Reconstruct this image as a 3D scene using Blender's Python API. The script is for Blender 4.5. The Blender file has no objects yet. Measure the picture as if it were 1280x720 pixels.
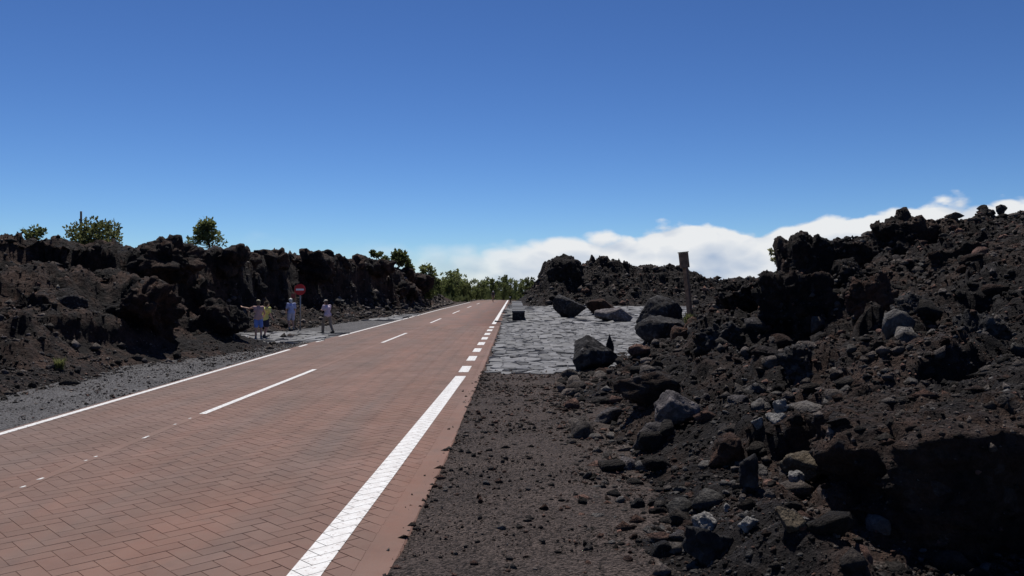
import bpy, bmesh, math, random
import numpy as np
from mathutils import Vector, Matrix

# ------------------------------------------------------------------ camera, sky, sun, exposure
SC = bpy.context.scene
C = SC.collection
CAM_H, FPX, HZ = 2.3, 1000.0, 361.0          # camera height (m), focal length in photo pixels, horizon row
cam_d = bpy.data.cameras.new('camera'); cam = bpy.data.objects.new('camera', cam_d); C.objects.link(cam)
cam.location = (0, 0, CAM_H); cam.rotation_euler = (math.radians(90), 0, 0)
cam_d.sensor_width = 36; cam_d.lens = 36 * FPX / 1280; cam_d.clip_start = 0.05; cam_d.clip_end = 20000
SC.camera = cam
SUN_EL, SUN_AZ = math.radians(63), math.radians(-14)     # azimuth from +Y (view direction) towards +X
world = bpy.data.worlds.new('World'); SC.world = world; world.use_nodes = True
sun_d = bpy.data.lights.new('sun', 'SUN'); sun = bpy.data.objects.new('sun', sun_d); C.objects.link(sun)
sun_d.energy = 5.0; sun_d.angle = math.radians(0.53); sun_d.color = (1.0, 0.95, 0.87)
sd = Vector((math.sin(SUN_AZ)*math.cos(SUN_EL), math.cos(SUN_AZ)*math.cos(SUN_EL), math.sin(SUN_EL)))
sun.rotation_euler = sd.to_track_quat('Z', 'Y').to_euler(); sun.location = sd * 100
SC.view_settings.view_transform = 'Standard'; SC.view_settings.look = 'None'
SC.view_settings.exposure = 0.0; SC.view_settings.gamma = 1.0; SC.view_settings.use_curve_mapping = False

class NT:
    """small node helper"""
    def __init__(s, tree): s.t = tree; s.t.nodes.clear()
    def n(s, typ, **kw):
        nd = s.t.nodes.new(typ)
        ins = kw.pop('ins', {})
        for k, v in kw.items(): setattr(nd, k, v)
        for k, v in ins.items(): s.put(nd.inputs[k], v)
        return nd
    def put(s, sock, v):
        if isinstance(v, bpy.types.NodeSocket): s.t.links.new(v, sock)
        elif v is not None:
            if hasattr(sock.default_value, '__len__') and len(sock.default_value) == 4 and len(v) == 3: v = (*v, 1)
            sock.default_value = v
    def math(s, op, a, b=None, c=None, clamp=False):
        nd = s.n('ShaderNodeMath', operation=op, use_clamp=clamp)
        for i, v in enumerate((a, b, c)):
            if v is not None: s.put(nd.inputs[i], v)
        return nd.outputs[0]
    def maprange(s, v, a, b, c=0.0, d=1.0, smooth=False):
        nd = s.n('ShaderNodeMapRange', clamp=True, interpolation_type='SMOOTHSTEP' if smooth else 'LINEAR')
        for k, x in zip(('Value', 'From Min', 'From Max', 'To Min', 'To Max'), (v, a, b, c, d)): s.put(nd.inputs[k], x)
        return nd.outputs[0]
    def noise(s, vec, scale, detail=4, rough=0.55, dist=0.0):
        nd = s.n('ShaderNodeTexNoise', ins={'Scale': scale, 'Detail': detail, 'Roughness': rough, 'Distortion': dist})
        if vec is not None: s.put(nd.inputs['Vector'], vec)
        return nd.outputs['Fac']
    def mix(s, f, a, b, blend='MIX'):
        nd = s.n('ShaderNodeMix', data_type='RGBA', blend_type=blend)
        s.put(nd.inputs[0], f); s.put(nd.inputs[6], a); s.put(nd.inputs[7], b)
        return nd.outputs[2]

def build_world():
    T = NT(world.node_tree)
    sky = T.n('ShaderNodeTexSky', sky_type='NISHITA', sun_disc=False, sun_elevation=SUN_EL, sun_rotation=SUN_AZ,
              altitude=2000.0, air_density=1.0, dust_density=0.25, ozone_density=2.2)
    # deep clear mountain sky: contrast and hue of the sky as a whole
    dim = T.n('ShaderNodeVectorMath', operation='SCALE', ins={0: sky.outputs[0], 'Scale': 0.085}).outputs[0]
    gam = T.n('ShaderNodeGamma', ins={'Color': dim, 'Gamma': 1.42}).outputs[0]
    gain = T.n('ShaderNodeVectorMath', operation='MULTIPLY', ins={0: gam, 1: (8.6, 10.6, 12.9)}).outputs[0]
    bg = T.n('ShaderNodeBackground', ins={'Color': gain, 'Strength': 0.1})
    d = T.n('ShaderNodeTexCoord').outputs['Generated']
    sep = T.n('ShaderNodeSeparateXYZ', ins={0: d})
    x, y, z = sep.outputs
    st = T.n('ShaderNodeVectorMath', operation='MULTIPLY', ins={0: d, 1: (1, 1, 1.9)}).outputs[0]
    n1 = T.noise(st, 6, 5, 0.55); n2 = T.noise(st, 26, 6, 0.6)
    wob = T.n('ShaderNodeVectorMath', operation='ADD', ins={0: st, 1: T.n('ShaderNodeVectorMath', operation='SCALE', ins={0: T.n('ShaderNodeTexNoise', ins={'Vector': st, 'Scale': 22.0, 'Detail': 3.0}).outputs['Color'], 'Scale': 0.035}).outputs[0]}).outputs[0]
    def puff(vec, sc): return T.n('ShaderNodeTexVoronoi', feature='F1', ins={'Vector': vec, 'Scale': sc}).outputs['Distance']
    t = T.maprange(x, -0.12, 0.55, 0, 1)
    top = T.math('ADD', T.math('MULTIPLY', t, 0.047), 0.071)
    top = T.math('ADD', top, T.math('MULTIPLY', T.math('SUBTRACT', n1, 0.5), 0.032))
    top = T.math('SUBTRACT', top, T.math('MULTIPLY', puff(wob, 13), 0.026))
    top = T.math('SUBTRACT', top, T.math('MULTIPLY', puff(wob, 34), 0.012))
    top = T.math('ADD', top, T.math('MULTIPLY', T.math('SUBTRACT', n2, 0.5), 0.014))
    gap = T.math('SUBTRACT', top, z)
    dense = T.maprange(x, -0.20, 0.06, 0.22, 1.0, True)
    mask = T.math('MULTIPLY', T.maprange(gap, -0.002, T.maprange(x, -0.1, 0.15, 0.03, 0.006), 0, 1, True), dense)
    up = T.n('ShaderNodeVectorMath', operation='ADD', ins={0: wob, 1: (-0.010, 0, 0.026)}).outputs[0]
    relief = T.math('ADD', T.math('SUBTRACT', puff(up, 13), puff(wob, 13)), T.math('MULTIPLY', T.math('SUBTRACT', puff(up, 34), puff(wob, 34)), 0.5))  # lit and shaded sides of the puffs, painted into the cloud colour
    shade = T.math('ADD', T.maprange(gap, 0.012, 0.06, 0.0, 0.65, True), T.math('MULTIPLY', relief, -1.1), clamp=True)
    col = T.mix(shade, (0.86, 0.88, 0.90), (0.42, 0.52, 0.68))
    bgc = T.n('ShaderNodeBackground', ins={'Color': col, 'Strength': 0.95})
    mx = T.n('ShaderNodeMixShader', ins={0: mask, 1: bg.outputs[0], 2: bgc.outputs[0]})
    out = T.n('ShaderNodeOutputWorld'); T.t.links.new(mx.outputs[0], out.inputs[0])
build_world()

# ------------------------------------------------------------------ noise in numpy
def hsh(*ints, seed=0):
    h = np.full(np.shape(ints[0]), (seed * 2654435761 + 97) & 0xffffffff, np.uint64)
    for k, v in enumerate(ints):
        h = (h ^ (np.asarray(v).astype(np.int64) & 0xffffffff).astype(np.uint64)) * np.uint64(0x9E3779B1 + 2 * k * 7919)
        h &= np.uint64(0xffffffff); h ^= h >> np.uint64(15)
    h = (h * np.uint64(0x85EBCA6B)) & np.uint64(0xffffffff); h ^= h >> np.uint64(13)
    h = (h * np.uint64(0xC2B2AE35)) & np.uint64(0xffffffff); h ^= h >> np.uint64(16)
    return h.astype(np.float64) / 4294967296.0
def fade(t): return t*t*t*(t*(t*6-15)+10)
def vn2(x, y, seed=0):
    ix, iy = np.floor(x), np.floor(y); fx, fy = fade(x-ix), fade(y-iy)
    a, b = hsh(ix, iy, seed=seed), hsh(ix+1, iy, seed=seed); c, d = hsh(ix, iy+1, seed=seed), hsh(ix+1, iy+1, seed=seed)
    return (a*(1-fx)+b*fx)*(1-fy)+(c*(1-fx)+d*fx)*fy - 0.5
def fbm2(x, y, o=4, seed=0):
    r, a, s = 0, 1.0, 0
    for k in range(o):
        r = r + a*vn2(x*2**k + 17.3*k, y*2**k - 9.1*k, seed+k); s += a; a *= 0.5
    return r/s*2
def vn3(p, seed=0):
    i = np.floor(p); f = fade(p-i); r = 0
    for dx in (0, 1):
        for dy in (0, 1):
            for dz in (0, 1):
                w = (f[:,0] if dx else 1-f[:,0])*(f[:,1] if dy else 1-f[:,1])*(f[:,2] if dz else 1-f[:,2])
                r = r + w*hsh(i[:,0]+dx, i[:,1]+dy, i[:,2]+dz, seed=seed)
    return r - 0.5
def fbm3(p, o=4, seed=0):
    r, a, s = 0, 1.0, 0
    for k in range(o): r = r + a*vn3(p*2**k + 11.7*k, seed+k); s += a; a *= 0.55
    return r/s*2
def block2(x, y, seed=0, tilt=0.8, soft=14.0):
    """angular blocks: every cell has its own height and tilt"""
    ix, iy = np.floor(x), np.floor(y); W = np.zeros(np.shape(x)); out = np.zeros(np.shape(x))
    for dx in (-1, 0, 1):
        for dy in (-1, 0, 1):
            cx, cy = ix+dx, iy+dy
            px, py = cx+hsh(cx, cy, seed=seed), cy+hsh(cx, cy, seed=seed+1)
            d = np.maximum(np.abs(x-px), np.abs(y-py))*0.5+np.hypot(x-px, y-py)*0.5
            v = hsh(cx, cy, seed=seed+2)-0.5 + tilt*((x-px)*(hsh(cx, cy, seed=seed+3)-0.5)+(y-py)*(hsh(cx, cy, seed=seed+4)-0.5)) - 0.3*d
            w = np.exp(-soft*d); W += w; out += w*v
    return out/np.maximum(W, 1e-12)
def block3(p, seed=0):
    """the same in space, for craggy rock"""
    i = np.floor(p); W = np.zeros(len(p)); out = np.zeros(len(p))
    for dx in (-1, 0, 1):
        for dy in (-1, 0, 1):
            for dz in (-1, 0, 1):
                c = i+np.array([dx, dy, dz]); a = (c[:, 0], c[:, 1], c[:, 2])
                q = p-c-np.stack([hsh(*a, seed=seed+k) for k in range(3)], 1); d = np.linalg.norm(q, axis=1)
                w = np.exp(-16*d); W += w; out += w*(hsh(*a, seed=seed+3)-0.5-0.35*d)
    return out/np.maximum(W, 1e-12)
def sstep(a, b, x):
    t = np.clip((x-a)/(b-a), 0, 1); return t*t*(3-2*t)

# ------------------------------------------------------------------ object helpers
def mesh_obj(name, me, mat=None, parent=None, loc=None, rot=None):
    o = bpy.data.objects.new(name, me); C.objects.link(o)
    if mat is not None and not me.materials: me.materials.append(mat)
    if parent is not None: o.parent = parent
    if loc is not None: o.location = loc
    if rot is not None: o.rotation_euler = rot
    return o
def mesh_from(name, V, F, smooth=False):
    me = bpy.data.meshes.new(name)
    V = np.asarray(V, np.float32)
    if isinstance(F, np.ndarray):
        n, k = F.shape
        me.vertices.add(len(V)); me.vertices.foreach_set('co', V.ravel())
        me.loops.add(n*k); me.loops.foreach_set('vertex_index', F.astype(np.int32).ravel())
        me.polygons.add(n); me.polygons.foreach_set('loop_start', np.arange(0, n*k, k, dtype=np.int32))
        me.polygons.foreach_set('loop_total', np.full(n, k, np.int32))
        me.update(calc_edges=True)
    else:
        me.from_pydata([tuple(map(float, v)) for v in V], [], F); me.update()
    if smooth: me.polygons.foreach_set('use_smooth', np.ones(len(me.polygons), bool))
    return me
def tag(o, label=None, cat=None, group=None, kind=None):
    if label: o['label'] = label
    if cat: o['category'] = cat
    if group: o['group'] = group
    if kind: o['kind'] = kind
    return o
def empty(name, loc, rz=0):
    o = bpy.data.objects.new(name, None); C.objects.link(o); o.location = loc; o.rotation_euler = (0, 0, rz)
    o.empty_display_size = 0.1
    return o
class MB:
    """collects simple solids into one mesh"""
    def __init__(s): s.V = []; s.F = []
    def add(s, V, F):
        b = len(s.V); s.V += [tuple(v) for v in V]; s.F += [tuple(b+i for i in f) for f in F]; return s
    def box(s, c, size, M=None):
        x, y, z = (v/2 for v in size)
        P = [Vector((i*x, j*y, k*z)) for k in (-1, 1) for j in (-1, 1) for i in (-1, 1)]
        if M is not None: P = [M @ p for p in P]
        return s.add([p+Vector(c) for p in P], [(0,2,3,1),(4,5,7,6),(0,1,5,4),(1,3,7,5),(3,2,6,7),(2,0,4,6)])
    def tube(s, pts, rad, n=8, cap=True):
        pts = [Vector(p) for p in pts]; rings = []
        for i, p in enumerate(pts):
            d = (pts[min(i+1, len(pts)-1)]-pts[max(i-1, 0)]).normalized()
            q = d.to_track_quat('Z', 'Y'); r = rad[i] if hasattr(rad, '__len__') else rad
            rings.append([p + q @ Vector((math.cos(a)*r, math.sin(a)*r, 0)) for a in (2*math.pi*k/n for k in range(n))])
        V = [v for r in rings for v in r]; F = []
        for i in range(len(pts)-1):
            for k in range(n):
                F.append((i*n+k, i*n+(k+1) % n, (i+1)*n+(k+1) % n, (i+1)*n+k))
        if cap: F += [tuple(range(n))[::-1], tuple((len(pts)-1)*n+k for k in range(n))]
        return s.add(V, F)
    def build(s, name, mat, parent=None, smooth=False, loc=None):
        me = mesh_from(name, s.V, s.F, smooth); return mesh_obj(name, me, mat, parent, loc)
_ico = {}
def ico(sub):
    if sub == 0:
        return np.array([(1, 0, 0), (-1, 0, 0), (0, 1, 0), (0, -1, 0), (0, 0, 1), (0, 0, -1)], float), np.array([(0, 2, 4), (2, 1, 4), (1, 3, 4), (3, 0, 4), (2, 0, 5), (1, 2, 5), (3, 1, 5), (0, 3, 5)])
    if sub not in _ico:
        bm = bmesh.new(); bmesh.ops.create_icosphere(bm, subdivisions=sub, radius=1.0)
        bm.verts.ensure_lookup_table()
        V = np.array([v.co[:] for v in bm.verts]); F = np.array([[v.index for v in f.verts] for f in bm.faces]); bm.free()
        _ico[sub] = (V, F)
    return _ico[sub]

# ------------------------------------------------------------------ materials
def new_mat(name):
    m = bpy.data.materials.new(name); m.use_nodes = True; return m, NT(m.node_tree)
def finish(T, col, rough=0.9, bump=None, bdist=0.02, bstr=1.0, spec=0.3, normal=None):
    p = T.n('ShaderNodeBsdfPrincipled'); T.put(p.inputs['Base Color'], col); T.put(p.inputs['Roughness'], rough)
    T.put(p.inputs['Specular IOR Level'], spec)
    if bump is not None:
        b = T.n('ShaderNodeBump', ins={'Height': bump, 'Distance': bdist, 'Strength': bstr}); T.t.links.new(b.outputs[0], p.inputs['Normal'])
    o = T.n('ShaderNodeOutputMaterial'); T.t.links.new(p.outputs[0], o.inputs[0]); return p
def plain(name, col, rough=0.7, var=0.25, scale=8, spec=0.3, bump=0.0, metal=0.0):
    m, T = new_mat(name); v = T.n('ShaderNodeTexCoord').outputs['Object']; n = T.noise(v, scale, 5)
    c = T.mix(T.maprange(n, 0.3, 0.7), tuple(k*(1-var) for k in col), tuple(min(1, k*(1+var)) for k in col))
    p = finish(T, c, rough, n if bump else None, bump, 1.0, spec); p.inputs['Metallic'].default_value = metal
    return m
def lava_mat(name, dark=(0.016, 0.014, 0.015), brown=(0.052, 0.037, 0.032), grey=(0.075, 0.074, 0.078), wb=0.5, wg=0.25, tint=False, per_obj=False, fine=1.0, space='Object', bright=0.95, relief=0.13):
    """clinker: blackish, brown and grey patches, vesicular relief"""
    m, T = new_mat(name)
    v = T.n('ShaderNodeNewGeometry').outputs['Position'] if space == 'World' else T.n('ShaderNodeTexCoord').outputs['Object']
    a = T.noise(v, 0.45, 3, 0.6); b = T.noise(v, 2.3, 4, 0.62); c = T.noise(v, 11*fine, 4, 0.68)
    vo = T.n('ShaderNodeTexVoronoi', ins={'Vector': v, 'Scale': 9*fine}); cellc = T.n('ShaderNodeSeparateColor', ins={0: vo.outputs['Color']}).outputs[0]
    col = T.mix(T.maprange(T.math('ADD', T.math('MULTIPLY', a, 0.6), T.math('MULTIPLY', b, 0.4)), 0.62-0.25*wb, 0.80-0.30*wb), dark, brown)
    col = T.mix(T.math('MULTIPLY', T.maprange(T.math('ADD', T.math('MULTIPLY', b, 0.5), T.math('MULTIPLY', cellc, 0.5)), 0.72-0.3*wg, 0.95-0.3*wg), 0.9), col, grey)
    col = T.mix(T.maprange(c, 0.30, 0.72, 0.0, 0.75), col, (0.0, 0.0, 0.0), 'MIX') if False else T.mix(1.0, col, T.mix(T.maprange(c, 0.3, 0.7), (0.55, 0.53, 0.53), (1.5, 1.45, 1.42)), 'MULTIPLY')
    if tint:
        at = T.n('ShaderNodeAttribute', attribute_name='tint'); col = T.mix(1.0, col, at.outputs['Color'], 'MULTIPLY')
    if per_obj:
        r = T.n('ShaderNodeObjectInfo').outputs['Random']
        col = T.mix(1.0, col, T.mix(r, (0.6, 0.57, 0.56), (1.6, 1.5, 1.48)), 'MULTIPLY')
    vs = T.n('ShaderNodeTexVoronoi', ins={'Vector': v, 'Scale': 34*fine}); vb = T.n('ShaderNodeTexVoronoi', ins={'Vector': v, 'Scale': 7*fine})
    h = T.math('ADD', T.math('MULTIPLY', T.noise(v, 14*fine, 5, 0.78), 1.0), T.math('MULTIPLY', vs.outputs['Distance'], 0.25))
    h = T.math('ADD', h, T.math('MULTIPLY', vb.outputs['Distance'], -0.7))
    col = T.mix(1.0, col, (bright,)*3, 'MULTIPLY')
    finish(T, col, 0.9, h, relief/fine, 1.0, 0.15)
    return m
M = {}
M['lava'] = lava_mat('lava_clinker', brown=(0.062, 0.040, 0.032), wb=0.6, wg=0.28, space='World')
M['lava_left'] = lava_mat('lava_clinker_dark', brown=(0.072, 0.045, 0.036), wb=0.64, wg=0.08, space='World')
M['lava_back'] = lava_mat('lava_clinker_far', wb=0.4, wg=0.2, space='World', fine=0.35)
M['rock'] = lava_mat('lava_rock', relief=0.08, wb=0.45, wg=0.35, per_obj=True, fine=1.0)
M['rock_brown'] = lava_mat('lava_rock_brown', brown=(0.085, 0.052, 0.04), wb=0.9, wg=0.1, per_obj=True)
M['rock_grey'] = lava_mat('lava_rock_grey', relief=0.05, dark=(0.06, 0.06, 0.066), brown=(0.09, 0.086, 0.086), grey=(0.16, 0.16, 0.17), wb=0.6, wg=0.6, per_obj=True)
M['rock_pale'] = lava_mat('pale_stone', bright=1.25, dark=(0.20, 0.20, 0.20), brown=(0.26, 0.25, 0.24), grey=(0.34, 0.34, 0.34), wb=0.6, wg=0.6)
M['rock_tan'] = lava_mat('tan_stone', dark=(0.12, 0.10, 0.075), brown=(0.17, 0.135, 0.095), grey=(0.2, 0.18, 0.15), wb=0.6, wg=0.5)
M['boulder'] = lava_mat('dark_boulder', relief=0.045, dark=(0.024, 0.024, 0.027), brown=(0.045, 0.04, 0.038), grey=(0.10, 0.10, 0.105), wb=0.5, wg=0.45)
M['rubble'] = lava_mat('rubble', dark=(0.05, 0.05, 0.05), brown=(0.062, 0.057, 0.054), grey=(0.085, 0.085, 0.088), wb=0.6, wg=0.3, tint=True, space='World')
def gravel_mat(name, a, b, light):
    m, T = new_mat(name); v = T.n('ShaderNodeNewGeometry').outputs['Position']
    n = T.noise(v, 0.9, 5, 0.6); f = T.noise(v, 60, 4, 0.7)
    vo = T.n('ShaderNodeTexVoronoi', ins={'Vector': v, 'Scale': 44}); cc = T.n('ShaderNodeSeparateColor', ins={0: vo.outputs['Color']}).outputs[0]
    c = T.mix(T.maprange(n, 0.3, 0.7), a, b)
    c = T.mix(1.0, c, T.mix(T.maprange(cc, 0, 1), (0.25, 0.25, 0.25), (1.8, 1.8, 1.8)), 'MULTIPLY')
    c = T.mix(T.maprange(f, 0.66, 0.75), c, light)
    finish(T, c, 0.95, T.math('ADD', T.math('MULTIPLY', vo.outputs['Distance'], -1.0), T.noise(v, 35, 6, 0.75)), 0.03, 1.0, 0.15); return m
M['gravel'] = gravel_mat('cinder_gravel', (0.048, 0.038, 0.035), (0.076, 0.059, 0.053), (0.14, 0.125, 0.118))
M['gravel_grey'] = gravel_mat('grey_gravel', (0.086, 0.085, 0.09), (0.13, 0.127, 0.133), (0.22, 0.22, 0.23))
def road_mat(name, tint=False, per_obj=False, mul=1.0, joint=False):
    m, T = new_mat(name); v = T.n('ShaderNodeNewGeometry').outputs['Position']
    st = T.n('ShaderNodeVectorMath', operation='MULTIPLY', ins={0: v, 1: (1.0, 0.16, 1.0)}).outputs[0]
    n = T.noise(st, 0.9, 5, 0.6, 0.4); n2 = T.noise(v, 0.7, 5, 0.6); f = T.noise(v, 130, 3, 0.7)
    k = T.math('ADD', T.math('MULTIPLY', n, 0.65), T.math('MULTIPLY', n2, 0.35))
    c = T.mix(T.maprange(k, 0.36, 0.62), tuple(q*mul for q in (0.214, 0.107, 0.078)), tuple(q*mul for q in (0.148, 0.094, 0.078)))
    x = T.n('ShaderNodeSeparateXYZ', ins={0: v}).outputs[0]
    c = T.mix(T.maprange(x, -3.0, -7.5, 0.0, 0.45, True), c, (0.134, 0.098, 0.089))
    c = T.mix(T.maprange(f, 0.25, 0.75, 0.0, 0.35), c, (0.09, 0.055, 0.047))
    trk = None
    for x0 in (-2.7, -4.25, -6.4, -7.5):
        g = T.math('EXPONENT', T.math('MULTIPLY', T.math('POWER', T.math('DIVIDE', T.math('ADD', x, -x0), 0.34), 2.0), -1.0))
        trk = g if trk is None else T.math('ADD', trk, g)
    c = T.mix(T.math('MULTIPLY', trk, T.maprange(n, 0.3, 0.65, 0.15, 0.55)), c, (0.108, 0.082, 0.074))
    c = T.mix(T.maprange(T.noise(v, 3.1, 5, 0.7), 0.35, 0.7, 0.0, 0.4), c, (0.185, 0.128, 0.104))
    stn = T.noise(v, 2.2, 6, 0.7); c = T.mix(T.maprange(stn, 0.56, 0.74, 0.0, 0.4), c, (0.085, 0.062, 0.056))
    if joint: c = T.mix(1.0, c, T.mix(T.maprange(T.noise(v, 0.9, 5, 0.65), 0.29, 0.47), (0.66, 0.64, 0.64), (1.06, 1.02, 1.0)), 'MULTIPLY')
    if tint: c = T.mix(1.0, c, T.n('ShaderNodeAttribute', attribute_name='tint').outputs['Color'], 'MULTIPLY')
    if per_obj:
        r = T.n('ShaderNodeObjectInfo').outputs['Random']; c = T.mix(1.0, c, T.mix(r, (0.93, 0.925, 0.925), (1.06, 1.06, 1.06)), 'MULTIPLY')
    finish(T, c, T.maprange(n2, 0.3, 0.7, 0.70, 0.9), f, 0.004, 0.8, 0.22); return m
M['road'] = road_mat('brick_red_asphalt'); M['brick'] = road_mat('brick_red_paver', per_obj=True); M['bricks'] = road_mat('brick_red_paver_field', tint=True)
M['joint'] = road_mat('paver_joint', joint=True); M['band'] = road_mat('sealed_joint', mul=1.12)
def paint_mat():
    m, T = new_mat('road_paint'); v = T.n('ShaderNodeNewGeometry').outputs['Position']
    n = T.noise(v, 7, 6, 0.7); f = T.noise(v, 70, 3, 0.7)
    c = T.mix(T.maprange(n, 0.42, 0.72, 0, 0.6), (0.66, 0.66, 0.66), (0.44, 0.40, 0.38))
    c = T.mix(T.maprange(T.noise(v, 24, 5, 0.75), 0.57, 0.66, 0, 0.85), c, (0.20, 0.125, 0.10)); c = T.mix(T.maprange(f, 0.64, 0.72, 0, 0.7), c, (0.25, 0.17, 0.15))
    finish(T, c, 0.6, f, 0.002, 0.5, 0.4); return m
M['paint'] = paint_mat()
def flag_mat(name, tint=False, per_obj=False, mul=1.0):
    m, T = new_mat(name); v = T.n('ShaderNodeNewGeometry').outputs['Position']
    n = T.noise(v, 1.5, 5, 0.6); f = T.noise(v, 22, 5, 0.65)
    c = T.mix(T.maprange(n, 0.3, 0.7), tuple(q*mul for q in (0.105, 0.105, 0.112)), tuple(q*mul for q in (0.165, 0.166, 0.174)))
    c = T.mix(T.maprange(f, 0.3, 0.7, 0, 0.5), c, (0.07, 0.07, 0.074))
    if tint: c = T.mix(1.0, c, T.n('ShaderNodeAttribute', attribute_name='tint').outputs['Color'], 'MULTIPLY')
    if per_obj:
        r = T.n('ShaderNodeObjectInfo').outputs['Random']; c = T.mix(1.0, c, T.mix(r, (0.55, 0.55, 0.55), (1.45, 1.45, 1.47)), 'MULTIPLY')
    finish(T, c, 0.75, f, 0.02, 0.9, 0.4); return m
M['flag'] = flag_mat('basalt_flagstone', per_obj=True); M['flags'] = flag_mat('basalt_flagstone_field', tint=True); M['mortar'] = flag_mat('paving_joint', mul=0.75)
M['wood'] = plain('weathered_wood', (0.27, 0.16, 0.10), 0.85, 0.4, 6, 0.2, 0.01)
M['wood_pale'] = plain('pale_wood', (0.24, 0.18, 0.10), 0.85, 0.3, 6)
M['bark'] = plain('bark', (0.06, 0.045, 0.035), 0.9, 0.4, 4, 0.2, 0.02)
M['red'] = plain('sign_red', (0.50, 0.03, 0.03), 0.45, 0.08); M['white'] = plain('sign_white', (0.75, 0.75, 0.75), 0.45, 0.05)
M['steel'] = plain('galvanised_steel', (0.32, 0.33, 0.35), 0.5, 0.15, 5, 0.5, 0, 0.6); M['dull_red'] = plain('dull_red_plate', (0.22, 0.07, 0.06), 0.6, 0.2)
M['skin'] = plain('skin', (0.50, 0.30, 0.22), 0.55, 0.1); M['black'] = plain('black_rubber', (0.02, 0.02, 0.022), 0.7, 0.2)
def leaf_mat(name, a, b):
    m, T = new_mat(name); v = T.n('ShaderNodeNewGeometry').outputs['Position']; n = T.noise(v, 1.3, 4, 0.6)
    r = T.n('ShaderNodeObjectInfo').outputs['Random']
    c = T.mix(T.maprange(n, 0.32, 0.68), a, b); c = T.mix(1.0, c, T.mix(r, (0.75, 0.75, 0.75), (1.25, 1.22, 1.15)), 'MULTIPLY')
    d = T.n('ShaderNodeBsdfDiffuse', ins={'Color': c}); tr = T.n('ShaderNodeBsdfTranslucent', ins={'Color': c})
    mx = T.n('ShaderNodeMixShader', ins={0: 0.5, 1: d.outputs[0], 2: tr.outputs[0]})
    o = T.n('ShaderNodeOutputMaterial'); T.t.links.new(mx.outputs[0], o.inputs[0]); return m
M['pine'] = leaf_mat('pine_needles', (0.070, 0.092, 0.036), (0.165, 0.185, 0.078))
M['bush'] = leaf_mat('bush_leaves', (0.10, 0.115, 0.045), (0.19, 0.20, 0.085))
M['pale_leaf'] = leaf_mat('pale_leaves', (0.22, 0.23, 0.13), (0.36, 0.36, 0.22))

# ------------------------------------------------------------------ ground functions (metres; +Y is the view direction)
I = np.interp
def edge_line_x(Y): return I(Y, [0, 6.4, 9.6, 20.5, 56, 144, 170], [-1.72, -1.64, -1.56, -1.32, -1.12, -0.78, -0.6])
def road_right(Y): return I(Y, [0, 6.4, 10.7, 19.3, 56, 144, 170], [-1.05, -0.98, -0.88, -0.82, -0.72, -0.45, -0.3])
def left_line_x(Y): return I(Y, [0, 12.4, 33, 38, 66, 85, 128, 170], [-7.75, -7.95, -8.25, -8.1, -7.8, -7.6, -6.7, -6.2])
def centre_x(Y): return I(Y, [0, 14, 22, 40, 80, 170], [-5.62, -5.58, -5.5, -5.32, -5.25, -4.4])

def foot_r(Y): return I(Y, [0, 17, 20, 24, 31, 36, 45, 60], [0.95, 0.95, 1.35, 2.9, 5.2, 6.2, 9.5, 14])
def h_right(X, Y):
    X, Y = np.asarray(X, float), np.asarray(Y, float)
    d = X - foot_r(Y) + 0.55*fbm2(X/1.3, Y/1.3, 3, 5)
    s = I(Y, [3, 17, 24, 34, 50], [0.30, 0.31, 0.35, 0.54, 0.56])
    z = s*d*sstep(-0.2, 1.4, d)
    cap = I(Y, [0, 20, 28, 36, 48], [4.0, 4.6, 5.0, 4.9, 1.5])
    z = np.where(z > cap-1.2, cap-1.2+1.2*(1-np.exp(-(np.maximum(z-cap+1.2, 0))/1.2)), z)
    rough = sstep(0.0, 1.8, d)*(0.45+0.55*sstep(-0.3, 0.15, fbm2(X/4, Y/4, 3, 31)))
    z = z + rough*(0.34*fbm2(X/3.1, Y/3.1, 3, 7) + (0.45+0.5*sstep(1.5, 4, d))*block2(X/1.9, Y/1.9, 3) + (0.28+0.3*sstep(1.5, 4, d))*block2(X/0.8, Y/0.8, 13) + 0.10*block2(X/0.33, Y/0.33, 23))
    z = z + sstep(-0.3, 0.6, d)*(0.03*block2(X/0.14, Y/0.14, 41))
    z = z - np.maximum(z-0.08, 0)*sstep(7.7, 6.9, Y)*sstep(2.15, 2.75, X)     # hollow in front of the black block
    return np.where(d < -0.3, -0.12, z - 0.03)
CRX = [0, 1.7, 3.6, 4.7, 5.8, 8.4, 10.6, 13.4, 16.2, 23.5, 28, 33.6, 40, 60]
CRZ = [0.2, 1.2, 3.2, 5.7, 6.2, 5.4, 6.4, 6.2, 5.3, 4.9, 4.2, 3.3, 2.8, 2.0]
def h_back(X, Y):
    X, Y = np.asarray(X, float), np.asarray(Y, float)
    c = I(X, CRX, CRZ)
    t = sstep(100, 113, Y + 1.6*fbm2(X/5, Y/5, 3, 55))*(1-sstep(118, 135, Y))
    z = c*(0.3*sstep(98, 104, Y + fbm2(X/4, Y/4, 2, 58))+0.7*t)*(1-sstep(118, 135, Y))
    r = sstep(0.3, 2.0, z)
    z = z + r*(1.0*fbm2(X/6, Y/6, 3, 61) + 0.9*block2(X/3.2, Y/3.2, 63) + 0.6*block2(X/1.3, Y/1.3, 66) + 0.3*block2(X/0.6, Y/0.6, 69))
    return z - 0.15
def foot_a(Y): return I(Y, [0, 10, 16, 23, 27, 29.5, 33], [-10.4, -10.4, -10.7, -11.1, -10.0, -9.4, -9.6])
def foot_b(Y): return I(Y, [36, 42, 52, 65, 75, 115, 140], [-13.2, -12.4, -11.6, -9.9, -9.3, -9.2, -9.0])
def crest_b(Y): return I(Y, [36, 45, 62, 72, 85, 100, 115, 130], [4.6, 4.7, 5.2, 5.2, 4.5, 3.2, 1.9, 1.2])
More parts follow.
